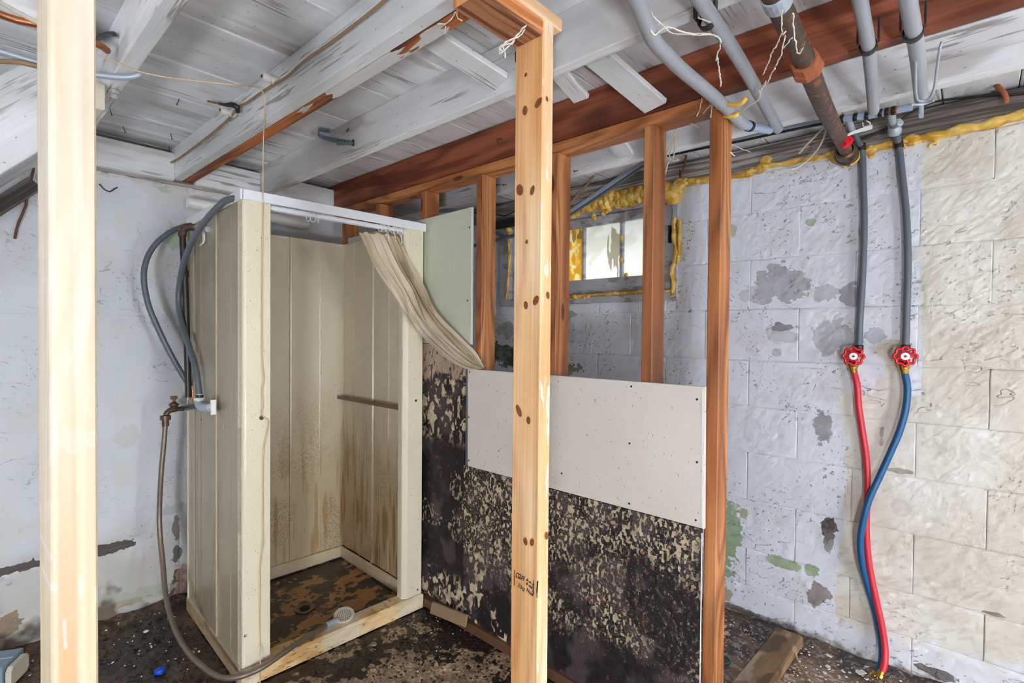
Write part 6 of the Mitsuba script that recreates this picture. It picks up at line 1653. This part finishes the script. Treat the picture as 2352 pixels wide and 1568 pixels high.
obj(t, None, tube([(2.1425, 0.8082, 0.0500), (2.1712, 0.7911, 0.0200), (2.1741, 0.7594, 0.0100), (2.1682, 0.7323, 0.0080), (2.1539, 0.7186, 0.0080), (2.1283, 0.7219, 0.0080), (2.1128, 0.7426, 0.0080), (2.1100, 0.7575, 0.0100)], 0.0042, 9, 0.008), 'm_green_wire', smooth=True)
t = thing('rusty_bung', 'rusty round bung on the floor beside the old plank', 'bung')
obj(t, None, MB().lathe((2.2806, 0.6462, 0.0000), (0.3, -0.4, 1), [(0.0001, 0), (0.016, 0), (0.018, 0.006), (0.016, 0.026), (0.010, 0.030), (0.0001, 0.031)], 14), 'm_pink_rust', smooth=40)
t = thing('bottle_cap', 'blue plastic bottle cap on the dark floor left of the shower', 'cap')
bc = np.array((0.5544, 2.3572, 0.0000))
obj(t, None, MB().lathe(bc + [0, 0, 0.001], (0.05, 0.1, 1), [(0.0001, 0), (0.0165, 0), (0.0185, 0.003), (0.0185, 0.014), (0.016, 0.0175), (0.0001, 0.018)], 24), 'm_blue_cap', smooth=40)
t = thing('steel_box', 'blue-grey galvanised box at the bottom left corner of the floor', 'box')
sb0 = np.array((0.1722, 2.6964, 0.0000))
ax1 = unit(np.array([0.85, -0.5, 0]))
ax2 = np.cross(Zup, ax1)
obj(t, 'box', MB().board(sb0 - ax1 * 0.27 + Zup * 0.045 + ax2 * 0.02, ax1, 0.25, ax2, 0.13, Zup, 0.085, ch=0.003), 'm_steel_box')
obj(t, 'lip', MB().board(sb0 - ax1 * 0.016 + Zup * 0.040 + ax2 * 0.02, ax1, 0.018, ax2, 0.11, Zup, 0.07, ch=0.02), 'm_old_paper', label='pale curled lip at the end')
obj(t, 'seam', MB().board(sb0 - ax1 * 0.27 + Zup * 0.089 + ax2 * 0.02, ax1, 0.25, ax2, 0.008, Zup, 0.003, ch=0.001), 'm_galv')
t = thing('board_scrap', 'torn brownish board scrap at the foot of the mouldy strip', 'board')
a_, b_ = np.array((1.5520, 1.9030, 0.0316)), np.array((1.5520, 1.6616, 0.0579))
d = unit(b_ - a_)
obj(t, None, MB().board(a_ + [0, 0, 0.004], d, np.linalg.norm(b_ - a_), unit(Zup + np.array([0.25, 0, 0])), 0.052, np.cross(d, Zup), 0.012, ch=0.003, n=5, wob=0.004, seed=98), 'm_trim_wood')
for q_, r_, lb in (((1.2267, 1.8963, 0.0040), 0.014, 'crumpled pale shell-like scrap on the floor in front of the shower'), ((1.5799, 1.4401, 0.0040), 0.010, 'small white scrap on the floor beside the bare post'), ((0.6772, 2.3962, 0.0060), 0.014, 'small grey stone on the floor inside the loop of the shower hose'), ((0.5882, 2.7157, 0.0060), 0.010, 'small white stone on the dark floor left of the shower')):
    t = thing('floor_scrap', lb, 'scrap')
    obj(t, None, blob(np.array(q_) + [0, 0, 0.003], r_, int(r_ * 5000 + q_[0] * 100), 0.4, sub=2, sq=(1, 1, 0.4)), 'm_stone' if r_ != 0.010 else 'm_flake', smooth=True)
# wet crumbs of dirt on the dark floor
t = thing('dirt_crumbs', 'crumbs of wet black dirt over the floor round the shower', 'dirt')
labels[t]['kind'] = 'stuff'
fm = MB()
ico = trimesh.creation.icosphere(subdivisions=0)
for k in range(2600):
    if k % 2:
        x, y = rg.uniform(-0.1, 0.74), rg.uniform(1.6, 2.92)
    else:
        x, y = rg.uniform(0.7, 1.57), rg.uniform(1.2, 1.99)
        if rg.random() > min(1, max(0, (x - 1.0) / 0.45)) * 0.8 + 0.2:
            continue
    if x > 0.735 and y > 2.0 - (x - 0.74) * 0.05 - 0.012:
        continue
    r_ = rg.uniform(0.002, 0.006)
    fm.add(ico.vertices * r_ * [rg.uniform(0.7, 1.6), rg.uniform(0.7, 1.6), 0.7] + [x, y, r_ * 0.2], ico.faces)
obj(t, None, fm, 'm_dirt')

# ------------------------------------------------------------------ added fill lamps behind the camera
for k, (p_, r_, power) in enumerate(FILL_LAMPS):
    t = thing('added_fill_lamp', ('added white fill globe on a stand behind the camera to the left', 'added white fill globe on a stand behind the camera to the right', 'added low white fill globe far behind the camera to the left', 'added low white fill globe behind the camera to the right')[k], 'lamp')
    p_ = np.array(p_)
    s_ = trimesh.creation.icosphere(subdivisions=3, radius=r_)
    s_.apply_translation(p_)
    key = obj(t, 'globe', s_, 'm_white_plastic', smooth=True)
    scene[key]['emitter'] = {'type': 'area', 'radiance': {'type': 'rgb', 'value': [power * c_ for c_ in (0.95, 1.0, 1.08)]}}
    obj(t, 'stand', MB().lathe((p_[0], p_[1], 0.0), (0, 0, 1), [(0.0001, 0), (0.16, 0), (0.16, 0.02), (0.014, 0.03), (0.014, p_[2] - r_ + 0.006), (0.0001, p_[2] - r_ + 0.006)], 16), 'm_black')
